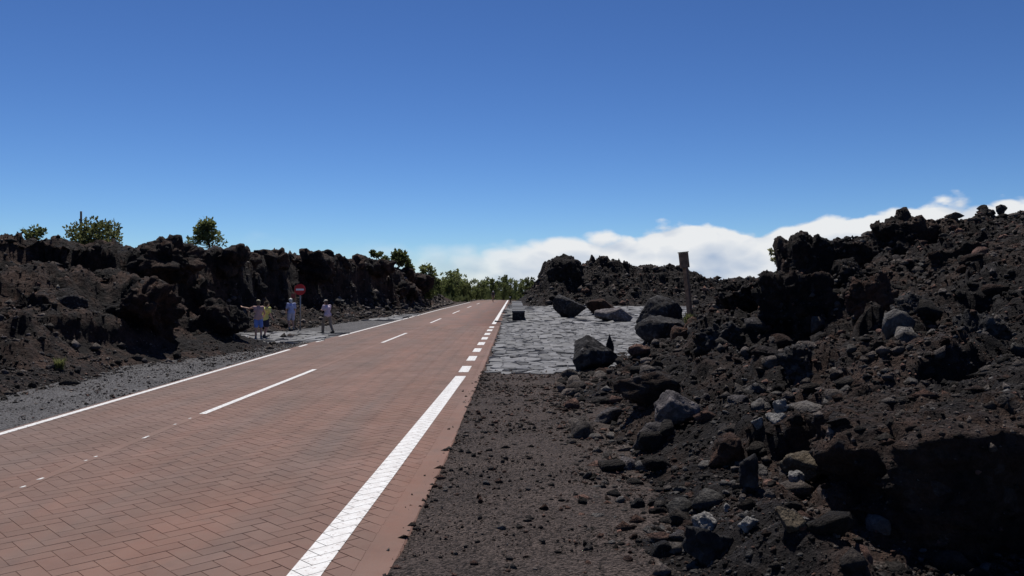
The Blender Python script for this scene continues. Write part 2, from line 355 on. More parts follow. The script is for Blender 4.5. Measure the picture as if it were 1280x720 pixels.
def h_left(X, Y):
    X, Y = np.asarray(X, float), np.asarray(Y, float)
    w = 0.9*fbm2(X/3, Y/3, 3, 71)
    da = np.minimum(foot_a(Y)-X, (32.6-Y)*0.8 + np.maximum(0, -12.6-X)*2.2) + w*0.6
    za = 0.50*np.clip(da, 0, None) + 0.7*sstep(1.0, 2.2, da)*sstep(-0.2, 0.25, fbm2(X/4, Y/4, 2, 75)) + 0.4*sstep(3.0, 3.8, da)
    capa = I(Y, [10, 16, 24, 32, 45], [2.3, 2.5, 2.8, 3.2, 3.5])
    za = np.where(za > capa-1, capa-1+(1-np.exp(-np.maximum(za-capa+1, 0))), za)
    db = np.minimum(foot_b(Y)-X, (Y-40.5)*0.9 + np.maximum(0, -13.6-X)*2.0) + w
    cb = crest_b(Y)
    ap = I(Y, [60, 80], [3.0, 0.5]); zb = 0.42*np.clip(db, 0, ap+0.2) + np.maximum(cb-0.42*ap-0.45, 0.2)*sstep(ap, ap+1.5, db) + 0.02*np.clip(db-5, 0, 20)
    z = np.maximum(za, zb); d = np.maximum(da, db)
    r = sstep(0.2, 2.2, d)
    k = np.where(Y > 36, 1.15, 1.0)
    z = z + r*k*(0.5*fbm2(X/4, Y/4, 3, 81) + 0.62*block2(X/2.4, Y/2.4, 83) + 0.34*block2(X/1.0, Y/1.0, 86) + 0.17*block2(X/0.45, Y/0.45, 89))
    z = z + sstep(-0.2, 0.6, d)*0.05*block2(X/0.2, Y/0.2, 92)
    return np.where(d < -0.3, -0.12, z - 0.03)
def h_all(X, Y):
    X = np.asarray(X, float); Y = np.asarray(Y, float)
    z = np.where(X > 0.3, np.where(Y < 52, h_right(X, Y), -0.1), np.where(X < -8.3, h_left(X, Y), -0.1))
    return np.maximum(np.where(Y > 92, np.maximum(z, np.where(X > -0.3, h_back(X, Y), -0.1)), z), 0.0)
def at(px, py, lo=4.0, hi=140.0):
    """the ground point that a ray of the surveyed view meets"""
    t = np.geomspace(lo, hi, 1500); X = (px-640)/FPX*t; Z = CAM_H-(py-HZ)/FPX*t
    k = np.nonzero(Z <= h_all(X, t))[0]
    i = k[0] if len(k) else len(t)-1
    return Vector((X[i], t[i], float(h_all(X[i], t[i]))))
def span(px, Y): return (px-640)/FPX*Y
def height(py, Y): return CAM_H-(py-HZ)/FPX*Y

def grid_mesh(name, X, Y, Z):
    n, m = X.shape; V = np.stack([X, Y, Z], -1).reshape(-1, 3)
    i = np.arange(n*m).reshape(n, m)
    F = np.stack([i[:-1, :-1], i[:-1, 1:], i[1:, 1:], i[1:, :-1]], -1).reshape(-1, 4)
    return mesh_from(name, V, F)
def craggy(X, Y, Z, amp, freq, seed, mask):
    """push the sheet along its own normal, so that steep faces break up into knobs and hollows"""
    P = np.stack([X, Y, Z], -1); du = np.gradient(P, axis=1); dv = np.gradient(P, axis=0)
    N = np.cross(du, dv); N /= np.maximum(np.linalg.norm(N, axis=-1), 1e-9)[..., None]; N *= np.sign(N[..., 2:3]+1e-9)
    q = P.reshape(-1, 3)*freq; e = np.zeros(len(q)); m = mask.ravel() > 0.02
    e[m] = 1.1*block3(q[m]*0.55, seed)+0.8*block3(q[m]*1.3, seed+5)+0.4*block3(q[m]*3, seed+11)+0.5*fbm3(q[m]*0.8, 3, seed)
    P = P + N*(amp*e.reshape(X.shape)*mask)[..., None]
    return P[..., 0], P[..., 1], P[..., 2]
def fan(y0, y1, ny, nx, xa, xb, pw=1.0):
    y = np.geomspace(y0, y1, ny)[:, None]; t = np.linspace(0, 1, nx)[None, :]**pw
    return xa(y)+(xb(y)-xa(y))*t, y+0*t
# lowest sheet: cinder ground out to the horizon
def build_ground():
    a = np.concatenate([-np.geomspace(30, 4000, 40)[::-1], np.linspace(-29, -2, 60), np.linspace(-1.9, 2, 60), np.linspace(2.4, 29, 50), np.geomspace(30, 4000, 40)])
    b = np.concatenate([-np.geomspace(2, 1000, 14)[::-1], np.linspace(-1.5, 3, 10), np.geomspace(3.1, 60, 260), np.geomspace(61, 6000, 40)])
    X, Y = np.meshgrid(a, b)
    Z = -0.03+0.02*fbm2(X/0.8, Y/0.8, 4, 101)*(np.abs(Y-30) < 40)
    Z = np.where((X < road_right(Y)-0.13) & (X > left_line_x(Y)-0.3), -0.06, Z)
    Z = Z + 0.046*sstep(-0.14, -0.10, X-road_right(Y))*(Y < 22)*(X < 3)*(Y > 1)
    Z = np.where(Y > 150, -0.06-(Y-150)*0.004, Z)
    o = mesh_obj('ground', grid_mesh('ground', X, Y, Z), M['gravel']); tag(o, kind='structure')
    X, Y = fan(5, 62, 200, 60, lambda y: -12.5-0*y, lambda y: left_line_x(y)-0.10+0.04*fbm2(y*2, y*0, 3, 7))
    Z = 0.008+0.018*fbm2(X/0.6, Y/0.6, 4, 111)
    o = mesh_obj('gravel_shoulder', grid_mesh('gravel_shoulder', X, Y, Z), M['gravel_grey']); tag(o, kind='structure')
build_ground()
from mathutils.bvhtree import BVHTree
SURF = []
def keep(me):
    n = len(me.vertices); co = np.empty(n*3, np.float32); me.vertices.foreach_get('co', co); f = np.empty(len(me.polygons)*4, np.int32); me.loops.foreach_get('vertex_index', f)
    SURF.append((co.reshape(-1, 3).min(0), co.reshape(-1, 3).max(0), BVHTree.FromPolygons(co.reshape(-1, 3).tolist(), f.reshape(-1, 4).tolist()))); return me
def surf(X, Y):
    X, Y = np.atleast_1d(X), np.atleast_1d(Y); Z = np.full(X.shape, -9.0); down = Vector((0, 0, -1))
    for lo, hi, t in SURF:
        for i in np.nonzero((X > lo[0]) & (X < hi[0]) & (Y > lo[1]) & (Y < hi[1]))[0]:
            h = t.ray_cast(Vector((X[i], Y[i], 30)), down)
            if h[0] is not None and h[0].z > Z[i]: Z[i] = h[0].z
    return np.maximum(np.where(Z < -5, h_all(X, Y), Z), 0.0)
def build_terrain():
    X, Y = fan(3.2, 50, 400, 400, lambda y: foot_r(y)-0.9, lambda y: 0.86*y+6+0*y)
    o = mesh_obj('lava_slope_terrain', keep(grid_mesh('lava_slope_terrain', *craggy(X, Y, h_right(X, Y), 0.16, 1.6, 700, sstep(0.6, 2.0, X-foot_r(Y))*(Y < 45)))), M['lava']); tag(o, kind='structure')
    X, Y = fan(9, 128, 420, 400, lambda y: -8.75-0*y, lambda y: -(0.80*y+8), 1.6); Z = h_left(X, Y)
    o = mesh_obj('lava_ridge_terrain', keep(grid_mesh('lava_ridge_terrain', *craggy(X, Y, Z, 0.42, 0.8, 720, sstep(0.3, 1.4, Z)*(Y < 120)))), M['lava_left']); tag(o, kind='structure')
    x = np.linspace(0.2, 75, 420); y = np.linspace(97, 138, 130); X, Y = np.meshgrid(x, y)
    o = mesh_obj('lava_crest_terrain', keep(grid_mesh('lava_crest_terrain', *craggy(X, Y, h_back(X, Y), 0.6, 0.5, 740, sstep(0.5, 2.0, h_back(X, Y))))), M['lava_back']); tag(o, kind='structure')
build_terrain()

# ------------------------------------------------------------------ road: base sheet, herringbone bricks, painted lines
def strip(name, ya, yb, xl, xr, z, mat, parent, n=None, wob=0.0):
    n = n or max(2, int((yb-ya)/1.0)+1); y = np.linspace(ya, yb, n)
    a, b = xl(y), xr(y)
    if wob: b = b + wob*fbm2(y*3, y*0, 4, 9)
    V = np.concatenate([np.stack([a, y, 0*y+z], 1), np.stack([b, y, 0*y+z], 1)]); i = np.arange(n-1)
    F = np.stack([i, i+n, i+n+1, i+1], 1)
    return mesh_obj(name, mesh_from(name, V, F), mat, parent)
def clip(poly, a, b, c):
    """keep a*x+b*y<=c"""
    out = []
    for i in range(len(poly)):
        p, q = poly[i], poly[(i+1) % len(poly)]; dp, dq = a*p[0]+b*p[1]-c, a*q[0]+b*q[1]-c
        if dp <= 0: out.append(p)
        if (dp < 0 < dq) or (dq < 0 < dp):
            t = dp/(dp-dq); out.append((p[0]+(q[0]-p[0])*t, p[1]+(q[1]-p[1])*t))
    return out
def area(p): return 0.5*sum(p[i][0]*p[(i+1) % len(p)][1]-p[(i+1) % len(p)][0]*p[i][1] for i in range(len(p)))
def slab(poly, z0, z1, ch):
    """a piece with chamfered top edge"""
    n = len(poly); c = (sum(p[0] for p in poly)/n, sum(p[1] for p in poly)/n)
    def sh(p):
        d = math.hypot(p[0]-c[0], p[1]-c[1]) or 1; k = max(0.0, 1-ch*1.4/d); return (c[0]+(p[0]-c[0])*k, c[1]+(p[1]-c[1])*k)
    V = [(x, y, z0) for x, y in poly]+[(x, y, z1-ch) for x, y in poly]+[(*sh(p), z1) for p in poly]; F = []
    for r in (0, n):
        F += [(r+i, r+(i+1) % n, r+n+(i+1) % n, r+n+i) for i in range(n)]
    F.append(tuple(2*n+i for i in range(n)))
    return V, F
def set_tint(me, cols):
    at = me.attributes.new('tint', 'FLOAT_COLOR', 'POINT')
    a = np.ones((len(me.vertices), 4), np.float32); a[:, :3] = cols; at.data.foreach_set('color', a.ravel())
BR_END = 48.0
def build_road():
    rnd = random.Random(3)
    y = np.concatenate([np.linspace(-6, BR_END, 300), [BR_END+0.01], np.linspace(BR_END+1, 150, 90)])
    xl, xr = left_line_x(y)-0.16, road_right(y)+0.015*fbm2(y*1.7, y*0, 4, 9)
    z = np.where(y <= BR_END, 0.0258, 0.03)
    n = len(y); i = np.arange(n-1)
    V = np.concatenate([np.stack([xl, y, z], 1), np.stack([xr, y, z], 1), np.stack([xl-0.02, y, 0*y-0.1], 1), np.stack([xr+0.03, y, 0*y-0.1], 1)])
    F = np.concatenate([np.stack([i, i+n, i+n+1, i+1], 1), np.stack([i+2*n, i, i+1, i+1+2*n], 1), np.stack([i+n, i+3*n, i+1+3*n, i+1+n], 1)])
    me = mesh_from('road', V, F); me.materials.append(M['joint']); me.materials.append(M['road'])
    me.polygons.foreach_set('material_index', np.tile((y[:-1] > BR_END-0.005).astype(np.int32), 3))
    road = tag(mesh_obj('road', me), kind='structure')
    # smooth margin between the last bricks and the ragged edge, and the sealed joint on the crown
    strip('road_margin', -6, BR_END, lambda y: edge_line_x(y)+0.28, lambda y: road_right(y)-0.005, 0.0272, M['road'], road, 500, 0.015)
    strip('sealed_joint', 4, 60, lambda y: centre_x(y)-0.07, lambda y: centre_x(y)+0.07, 0.0328, M['band'], road, 120, 0.02)
    # the road goes over the rise and bends away as plain grey asphalt
    strip('road_bend', 150, 176, lambda y: left_line_x(y)-(y-150)**2*0.05-4, lambda y: road_right(y)-(y-150)**2*0.02, 0.02, M['gravel_grey'], road)
    a = 0.175; g = 0.0036; c45 = math.sqrt(0.5); z1 = 0.030
    full = {}
    bricks = []
    for i in range(-170, 350):
        for j in range(-170, 350):
            k = (i-j) % 4
            if k == 0: r = (i, j, 2, 1)
            elif k == 3: r = (i, j, 1, 2)
            else: continue
            uc, vc = (r[0]+r[2]/2)*a, (r[1]+r[3]/2)*a
            xc, yc = (uc-vc)*c45-4.6, (uc+vc)*c45+10
            if yc < 2.5 or yc > BR_END-0.1 or xc < -8.6 or xc > -0.5 or xc < -0.85*yc-1.5: continue
            L, R = float(left_line_x(yc))-0.15, float(edge_line_x(yc))+0.37
            if xc < L-0.2 or xc > R+0.2: continue
            u0, u1, v0, v1 = r[0]*a+g, (r[0]+r[2])*a-g, r[1]*a+g, (r[1]+r[3])*a-g
            poly = [((u-v)*c45-4.6, (u+v)*c45+10) for u, v in ((u0, v0), (u1, v0), (u1, v1), (u0, v1))]
            q = poly
            if min(p[0] for p in q) < L: q = clip(q, -1, 0, -L)
            if q and max(p[0] for p in q) > R: q = clip(q, 1, 0, R)
            if len(q) < 3 or area(q) < 0.003: continue
            bricks.append((yc, xc, k, q, len(q) == 4 and q == poly))
    bricks.sort(key=lambda b: math.hypot(b[0], b[1]))
    base = {}
    for k, dims in ((0, (2, 1)), (3, (1, 2))):
        w, h = dims[0]*a/2-g, dims[1]*a/2-g
        pl = [((u-v)*c45, (u+v)*c45) for u, v in ((-w, -h), (w, -h), (w, h), (-w, h))]
        me = mesh_from('brick', *slab(pl, -0.03, 0.0, 0.003)); me.materials.append(M['brick']); base[k] = me
    V, F, cols = [], [], []; made = 0
    paint = {}
    for yc, xc, k, q, whole in bricks:
        dz = rnd.uniform(-0.0012, 0.0012)
        if made < 300 and whole and yc > 5.9 and abs(xc) < 0.655*yc:
            o = mesh_obj('brick', base[k], None, road, (xc, yc, z1+dz)); made += 1
        else:
            v, f = slab(q, 0.0, z1+dz, 0.003); b = len(V); V += v; F += [tuple(b+i for i in x) for x in f]
            t = rnd.uniform(0.93, 1.06); cols += [(t, t, t)]*len(v)
    me = mesh_from('brick_field', V, F); set_tint(me, np.array(cols)); tag(mesh_obj('brick_field', me, M['bricks'], road), kind='stuff')
    # painted lines: on the bricks the paint breaks at every joint
    zp = 0.0345
    def painted(name, ya, yb, xf, w, keep=None):
        V, F = [], []
        for yc, xc, k, q, whole in bricks:
            if yc < ya-0.4 or yc > yb+0.4 or abs(xc-float(xf(yc))) > w/2+0.3: continue
            x0, s = float(xf(yc)), float(xf(yc+0.5)-xf(yc-0.5))
            p = clip(q, 1, -s, x0+w/2-s*yc); p = clip(p, -1, s, -(x0-w/2-s*yc)) if p else p
            p = clip(p, 0, 1, yb) if p else p; p = clip(p, 0, -1, -ya) if p else p
            if len(p) < 3 or area(p) < 2e-4: continue
            if keep and not keep(xc, yc): continue
            b = len(V); V += [(x, y, zp) for x, y in p]; F.append(tuple(range(b, b+len(p))))
        if yb > BR_END-0.4:
            yy = np.linspace(max(ya, BR_END-0.1), yb, max(2, int(yb-max(ya, BR_END))+1)); b = len(V)
            for t in yy: V += [(float(xf(t))-w/2, t, zp), (float(xf(t))+w/2, t, zp)]
            F += [(b+2*i, b+2*i+1, b+2*i+3, b+2*i+2) for i in range(len(yy)-1)]
        if V: mesh_obj(name, mesh_from(name, V, F), M['paint'], road)
    painted('edge_line', 2.6, 20.6, edge_line_x, 0.27)
    for k in range(8):
        c = 22.4+3.42*k; painted('edge_dash', c-0.85, c+0.85, edge_line_x, 0.27)
    painted('edge_line', 50.3, 150, edge_line_x, 0.25)
    painted('verge_line', 6, 29.5, left_line_x, 0.13)
    for c in (31.5, 34.2): painted('verge_dash', c-0.6, c+0.6, left_line_x, 0.12)
    painted('verge_line', 37.5, 128, left_line_x, 0.15)
    for ya, yb in ((14.4, 22.3), (33.2, 40.3), (52, 59.5), (71, 80), (92, 100), (112, 120)): painted('lane_dash', ya, yb, centre_x, 0.13)
    V, F = [], []
    for yy in (9.12, 9.5, 10.5, 10.75, 12.1, 12.2, 13.3, 13.9):     # what is left of the worn dash
        s = rnd.uniform(0.012, 0.028); x = float(centre_x(yy))+rnd.uniform(-0.02, 0.03); b = len(V)
        V += [(x-s, yy-s*2, zp+.002), (x+s*0.7, yy-s*1.4, zp+.002), (x+s, yy+s*1.7, zp+.002), (x-s*0.4, yy+s*2.2, zp+.002)]; F.append((b, b+1, b+2, b+3))
    tag(mesh_obj('worn_paint', mesh_from('worn_paint', V, F), M['paint'], road), kind='stuff')
build_road()

# ------------------------------------------------------------------ flagstone paving
def flagstones(name, inside, x0, x1, y0, y1, cell, seed, most, zb=0.0):
    rnd = random.Random(seed); nx, ny = int((x1-x0)/cell[0])+1, int((y1-y0)/cell[1])+1
    P = {(i, j): (x0+(i+rnd.uniform(0.08, 0.92))*cell[0], y0+(j+rnd.uniform(0.08, 0.92))*cell[1]) for i in range(-2, nx+2) for j in range(-2, ny+2)}
    root = None; cells = []
    for i in range(nx):
        for j in range(ny):
            p = P[i, j]
            if not inside(*p): continue
            q = [(p[0]-2*cell[0], p[1]-2*cell[1]), (p[0]+2*cell[0], p[1]-2*cell[1]), (p[0]+2*cell[0], p[1]+2*cell[1]), (p[0]-2*cell[0], p[1]+2*cell[1])]
            for di in (-2, -1, 0, 1, 2):
                for dj in (-2, -1, 0, 1, 2):
                    if (di or dj) and q:
                        r = P[i+di, j+dj]; n = (r[0]-p[0], r[1]-p[1]); L = math.hypot(*n)
                        q = clip(q, n[0]/L, n[1]/L, (n[0]*(r[0]+p[0])+n[1]*(r[1]+p[1]))/2/L-0.015)
            if len(q) > 2 and area(q) > 0.02: cells.append((p, q))
    cells.sort(key=lambda c: c[0][1])
    base = [c for c in cells]
    xs = [v[0] for _, q in cells for v in q]; ys = [v[1] for _, q in cells for v in q]
    # bedding sheet follows the paved outline row by row
    rows = {}
    for _, q in cells:
        for x, y in q:
            k = int(y/1.2); a = rows.setdefault(k, [x, x]); a[0] = min(a[0], x); a[1] = max(a[1], x)
    ks = sorted(rows); V = []; F = []
    for k in ks: V += [(rows[k][0]+0.05, (k+0.5)*1.2, zb), (rows[k][1]-0.05, (k+0.5)*1.2, zb)]
    F = [(2*i, 2*i+1, 2*i+3, 2*i+2) for i in range(len(ks)-1)]
    root = tag(mesh_obj(name, mesh_from(name, V, F), M['mortar']), kind='structure')
    FV, FF, cols = [], [], []
    for m, (p, q) in enumerate(cells):
        tx, ty, dz = rnd.gauss(0, 0.05), rnd.gauss(0, 0.07), rnd.uniform(0, 0.014)
        loc = [(x-p[0], y-p[1]) for x, y in q]
        v, f = slab(loc, -0.06, 0.0, 0.012)
        v = [(x, y, z+(tx*x+ty*y if z > -0.05 else 0)) for x, y, z in v]
        if m < most:
            mesh_obj('flagstone', mesh_from('flagstone', v, f), M['flag'], root, (p[0], p[1], zb+0.035+dz))
        else:
            b = len(FV); FV += [(x+p[0], y+p[1], z+zb+0.035+dz) for x, y, z in v]; FF += [tuple(b+i for i in x) for x in f]
            t = rnd.uniform(0.55, 1.45); cols += [(t, t, t)]*len(v)
    if FV:
        me = mesh_from('flagstone_field', FV, FF); set_tint(me, np.array(cols)); tag(mesh_obj('flagstone_field', me, M['flags'], root), kind='stuff')
def in_lot(x, y):
    front = 21.6+0.9*float(vn2(np.array(x*0.9), np.array(0.3), 3))+max(0, x-1.2)*0.9
    return x > float(road_right(y))+0.22 and y > front and x < (float(foot_r(y))+1.0 if y < 46 else 38) and y < 108
flagstones('paved_lot', lambda x, y: y < 50 and x < 0.34*y+1 and in_lot(x, y), -1.0, 19, 20, 51, (0.37, 0.40), 5, 300, 0.0)
flagstones('paved_lot', lambda x, y: y >= 50 and x < 0.34*y+1 and in_lot(x, y), -1.0, 38, 49, 108, (0.8, 0.85), 9, 0, 0.0)
def in_path(x, y): return x < float(left_line_x(y))-0.35 and x > -17+0.1*(y-30) and 33.2-0.25*(x+9) < y+0.3*math.sin(x*2) < 41-0.25*(x+9) and y < 42.5
flagstones('footpath', in_path, -17, -8, 30, 44, (0.55, 0.6), 6, 150, 0.02)
def in_layby(x, y): return x < float(left_line_x(y))-0.3 and x > float(foot_b(y))+0.6 and 56 < y < 70
flagstones('lay_by', in_layby, -12, -8, 55, 71, (0.6, 0.8), 8, 60, 0.02)

# ------------------------------------------------------------------ rocks
def rock_shape(sub, seed, dims=(1, 1, 1), planes=13, lo=0.6, jag=0.08, freq=1.6, crisp=0.05, octs=4, boxy=0.0, crag=0.0):
    V, F = ico(sub); rng = np.random.default_rng(seed)
    N = rng.normal(size=(planes, 3)); N /= np.linalg.norm(N, axis=1)[:, None]; D = rng.uniform(lo, 1.0, planes)
    c = V @ N.T; r = np.where(c > 0.08, D/np.maximum(c, 0.08), 9.0); r = np.minimum(r.min(1), 1.25)
    if boxy: r = r*(1-boxy)+boxy*np.minimum(1/np.maximum((np.abs(V)**9).sum(1)**(1/9), 1e-6), 1.55)*np.minimum(1.0, r/np.quantile(r, 0.25))
    P = V*r[:, None]
    n = fbm3(P*freq+seed*3.1, octs, seed); n2 = np.abs(fbm3(P*freq*3+seed, 3, seed+50)); e = jag*n*1.6 - crisp*3*n2
    if crag:
        w = np.array(dims)/max(dims)
        e = e + crag*(0.34*block3(P*w*2.3+seed, seed)+0.22*block3(P*w*5+seed, seed+9)+(0.12*block3(P*w*11+seed, seed+19) if sub > 4 else 0)+(0.07*block3(P*w*24+seed, seed+29) if sub > 5 else 0))
    P = P + V*e[:, None]
    return P*np.array(dims), F
ROCKS = []
for k in range(10):
    P, F = rock_shape(3, 200+k, (1, random.Random(k).uniform(0.7, 1.0), random.Random(k+50).uniform(0.55, 0.85)), planes=17+k % 5, lo=0.5, jag=0.04, crisp=0.03, crag=0.35+0.12*(k % 4))
    ROCKS.append(mesh_from('lava_rock', P, F))
    ROCKS[-1].materials.append(M['rock'])
def boulder(name, loc, dims, seed, label, cat='boulder', mat='boulder', sub=5, rz=0.0, tilt=(0, 0), planes=12, lo=0.6, jag=0.14, freq=1.5, crisp=0.05, group=None, octs=5, boxy=0.0, crag=0.35):
    P, F = rock_shape(sub, seed, [d/2 for d in dims], planes, lo, jag, freq, crisp, octs, boxy, crag); mn, mxx = P.min(0), P.max(0); P = (P-(mn+mxx)/2)*(np.array(dims)/(mxx-mn))
    o = mesh_obj(name, mesh_from(name, P, F), M[mat], None, loc, (tilt[0], tilt[1], rz))
    return tag(o, label, cat, group)
def from_px(x0, x1, ytop, ybase, Y=None):
    """centre, width and height of something seen between these columns and rows whose foot stands at ybase (or at depth Y)"""
    if Y is None: Y = CAM_H*FPX/(ybase-HZ)
    return span((x0+x1)/2, Y), Y, (x1-x0)/FPX*Y, height(ytop, Y), height(ybase, Y)
def bpx(name, x0, x1, yt, yb, seed, label, Y=None, deep=0.9, sink=0.12, **kw):
    x, y, w, zt, zb = from_px(x0, x1, yt, yb, Y); h = (zt-zb)*(1+sink)
    d = kw.pop('d', w*deep)
    return boulder(name, (x, y+d*0.42, zt-h/2), (w, d, h), seed, label, **kw)
# boulders set along the paved lot
bpx('boulder', 692, 735, 369, 399, 11, 'tall angular black boulder with sloping grey top on the paved lot', planes=15, lo=0.66, jag=0.03, crag=0.12, crisp=0.02)
bpx('boulder', 733, 773, 374, 396, 12, 'broad dark brown boulder behind the long low slab boulder', planes=15, lo=0.66, jag=0.03, crag=0.12, mat='rock_brown', crisp=0.02)
bpx('boulder', 744, 794, 384, 404, 13, 'long low grey slab boulder lying flat on the paved lot', planes=15, lo=0.66, jag=0.03, crag=0.12, mat='rock_grey', deep=0.7, tilt=(0.0, 0.16), crisp=0.02)
bpx('boulder', 716, 775, 421, 466, 14, 'squat black boulder on the near edge of the paving', planes=15, lo=0.66, jag=0.03, crag=0.12, sink=0.2, crisp=0.02)
bpx('boulder', 798, 858, 370, 411, 15, 'black boulder at the foot of the wooden post', Y=37, planes=15, lo=0.66, jag=0.03, crag=0.12, crisp=0.02)
bpx('boulder', 798, 868, 396, 436, 16, 'black boulder jutting from the rubble in front of the post boulder', Y=31, planes=15, lo=0.66, jag=0.03, crag=0.12, crisp=0.02)
bpx('boulder', 757, 768, 418, 455, 17, 'thin upright shard of black rock against the squat boulder', Y=22.75, planes=14, lo=0.75, jag=0.04, sub=4, crag=0.1)
# long low stone wall beside the road
def stone_wall():
    x0, x1 = span(640, 55), span(656.5, 55); root = empty('stone_wall', ((x0+x1)/2, 55, 0))
    tag(root, 'long low stone wall with flat grey top beside the road', 'wall')
    rnd = random.Random(4); L = 22.0; w = x1-x0
    for side in range(2):
        pass
    m = MB(); n = 11
    for i in range(n):
        a, b = L*i/n, L*(i+1)/n-0.03; za = 0.62+0.022*(i+0.5)*L/n*0.6
        m = MB(); m.box((rnd.uniform(-.01, .01), (a+b)/2, za/2-0.05), (w*0.94, b-a, za+0.1)); m.build('wall_stone', M['boulder'], root)
        m = MB(); m.box((rnd.uniform(-.015, .015), (a+b)/2, za+0.05), (w, b-a+0.01, 0.10), Matrix.Rotation(rnd.uniform(-.012, .012), 3, 'X')); m.build('coping_stone', M['flag'], root)
stone_wall()
# crags of the rubble slope
bpx('lava_crag', 980, 1054, 286, 412, 21, 'dark square-topped lava crag standing up from the rubble slope', 'x' and 20.0, deep=0.9, cat='rock', mat='lava', planes=18, lo=0.7, boxy=0.75, jag=0.05, freq=2.2, crisp=0.05, crag=0.7)
bpx('lava_crag', 1084, 1212, 255, 345, 22, 'long dark crag crowning the slope under the cloud bank', 26.5, deep=0.7, cat='rock', mat='lava', planes=14, lo=0.62, jag=0.06, freq=2.2, crisp=0.05, crag=1.0)
bpx('lava_crag', 1064, 1128, 338, 415, 23, 'rounded reddish brown crag halfway up the rubble slope', 15.5, deep=0.9, cat='rock', mat='rock_brown', planes=15, lo=0.68, jag=0.06, freq=2.2, crisp=0.05, crag=1.0)
bpx('lava_crag', 1128, 1176, 366, 412, 24, 'dark crag with a pale flat top beside the brown crag', 13.8, deep=1.0, cat='rock', mat='boulder', planes=10, lo=0.6, jag=0.06, crag=0.8)
bpx('lava_crag', 1225, 1330, 284, 345, 25, 'dark jagged crag below the crest of the slope', 21.0, deep=0.7, cat='rock', mat='lava', planes=14, lo=0.62, jag=0.06, freq=2.2, crisp=0.05, crag=1.0)
bpx('lava_crag', 975, 1050, 430, 490, 26, 'dark crag with a light chip on top amid brown rubble', 13.0, deep=0.9, cat='rock', mat='boulder', planes=11, lo=0.62, jag=0.06, crag=0.8)
bpx('lava_crag', 1046, 1108, 322, 372, 27, 'low dark crag between the square crag and the crest', 19.0, deep=0.9, cat='rock', mat='lava', planes=13, lo=0.62, jag=0.16, freq=2.2)
boulder('lava_block', (5.5, 8.1, 0.42), (5.0, 3.1, 2.3), 31, 'massive black lava block with overhanging shaded face beside the gravel', 'rock', 'lava', sub=6, rz=-0.05, tilt=(0.02, -0.20), planes=12, lo=0.8, jag=0.03, freq=2.6, crisp=0.04, octs=6, boxy=0.85, crag=0.55)
bpx('boulder', 1248, 1262, 256, 268, 33, 'lone round boulder on the smooth brown skyline', 29.0, sub=4)
for q, (x0, x1, yt, yb, Yq, lab) in enumerate((
        (955, 1080, 334, 425, 18.0, 'broad dark crag forming the base of the square-topped crag'),
        (1178, 1296, 302, 366, 19.0, 'wide jagged crag above the pale flat-topped crag'),
        (900, 990, 347, 396, 26.0, 'low jagged crag on the ridge behind the leaning post'),
        (1192, 1290, 388, 455, 11.6, 'dark broken crag above the massive black block'),
        (1040, 1120, 296, 345, 23.0, 'ragged crag on the skyline between the square crag and the long crag'),
        (870, 935, 402, 450, 18.5, 'dark broken crag above the cracked blue-grey stone'),
        (1085, 1170, 425, 480, 10.6, 'knobbly black crag just above the corner of the black block'))):
    bpx('lava_crag', x0, x1, yt, yb, 160+q, lab, Yq, deep=0.75, cat='rock', mat=('lava', 'boulder')[q in (3, 5)], planes=16, lo=0.6, jag=0.05, freq=2.2, crisp=0.05, crag=0.95)
# crags of the ridge across the road
wr = random.Random(77)
for q in range(18):
    Yq = 41.5+q*2.9+wr.uniform(-0.8, 0.8); ap_ = float(I(Yq, [60, 80], [3.0, 0.5])); Xq = float(foot_b(Yq))-ap_-wr.uniform(0.6, 2.0); zq = float(crest_b(Yq))*wr.choice((0.42, 0.8, 0.93)); w_ = wr.uniform(1.7, 3.0); h_ = w_*wr.uniform(0.7, 1.1); zq = min(zq, float(crest_b(Yq))+0.1-h_/2)
    boulder('lava_crag', (Xq, Yq, zq), (w_, w_*wr.uniform(0.8, 1.3), h_), 240+q, ('jagged black crag in the lava wall behind the walkers' if Yq < 60 else 'jagged black crag in the tapering end of the lava wall'), 'rock', 'lava_left', sub=4, rz=wr.uniform(0, 6), planes=16, lo=0.6, jag=0.06, freq=2.2, crag=1.0, group='crags of the lava wall behind the walkers' if Yq < 60 else 'crags of the tapering lava wall')
bpx('lava_crag', 148, 242, 291, 352, 41, 'tall black crag crowning the mound across the road', 33.0, deep=0.8, cat='rock', mat='lava_left', planes=13, lo=0.64, jag=0.06, freq=2.2, crisp=0.05, crag=1.0)
bpx('lava_crag', 104, 206, 345, 428, 42, 'dark cliff-like crag low on the mound above the grey scree', 25.5, d=2.2, cat='rock', mat='lava_left', planes=13, lo=0.66, jag=0.06, freq=2.2, crisp=0.05, crag=1.0)
bpx('lava_crag', 60, 135, 303, 350, 43, 'broad black crag below the bushy tree', 36.0, deep=0.8, cat='rock', mat='lava_left', planes=13, lo=0.64, jag=0.06, freq=2.2, crisp=0.05, crag=1.0)
bpx('lava_crag', -40, 30, 302, 352, 44, 'black crag on the skyline before the small pine', 33.0, deep=0.8, cat='rock', mat='lava_left', planes=13, lo=0.64, jag=0.06, freq=2.2, crisp=0.05, crag=1.0)
bpx('lava_crag', 232, 300, 373, 424, 45, 'rounded brown crag behind the pointing walker', 29.5, d=1.8, cat='rock', mat='lava_left', planes=13, lo=0.66, jag=0.13, freq=2.0)
bpx('lava_crag', 680, 732, 317, 366, 46, 'sheer dark crag rising at the end of the far lava crest', 106.0, d=5, cat='rock', mat='lava_back', planes=14, lo=0.65, jag=0.05, boxy=0.3, crag=0.4)
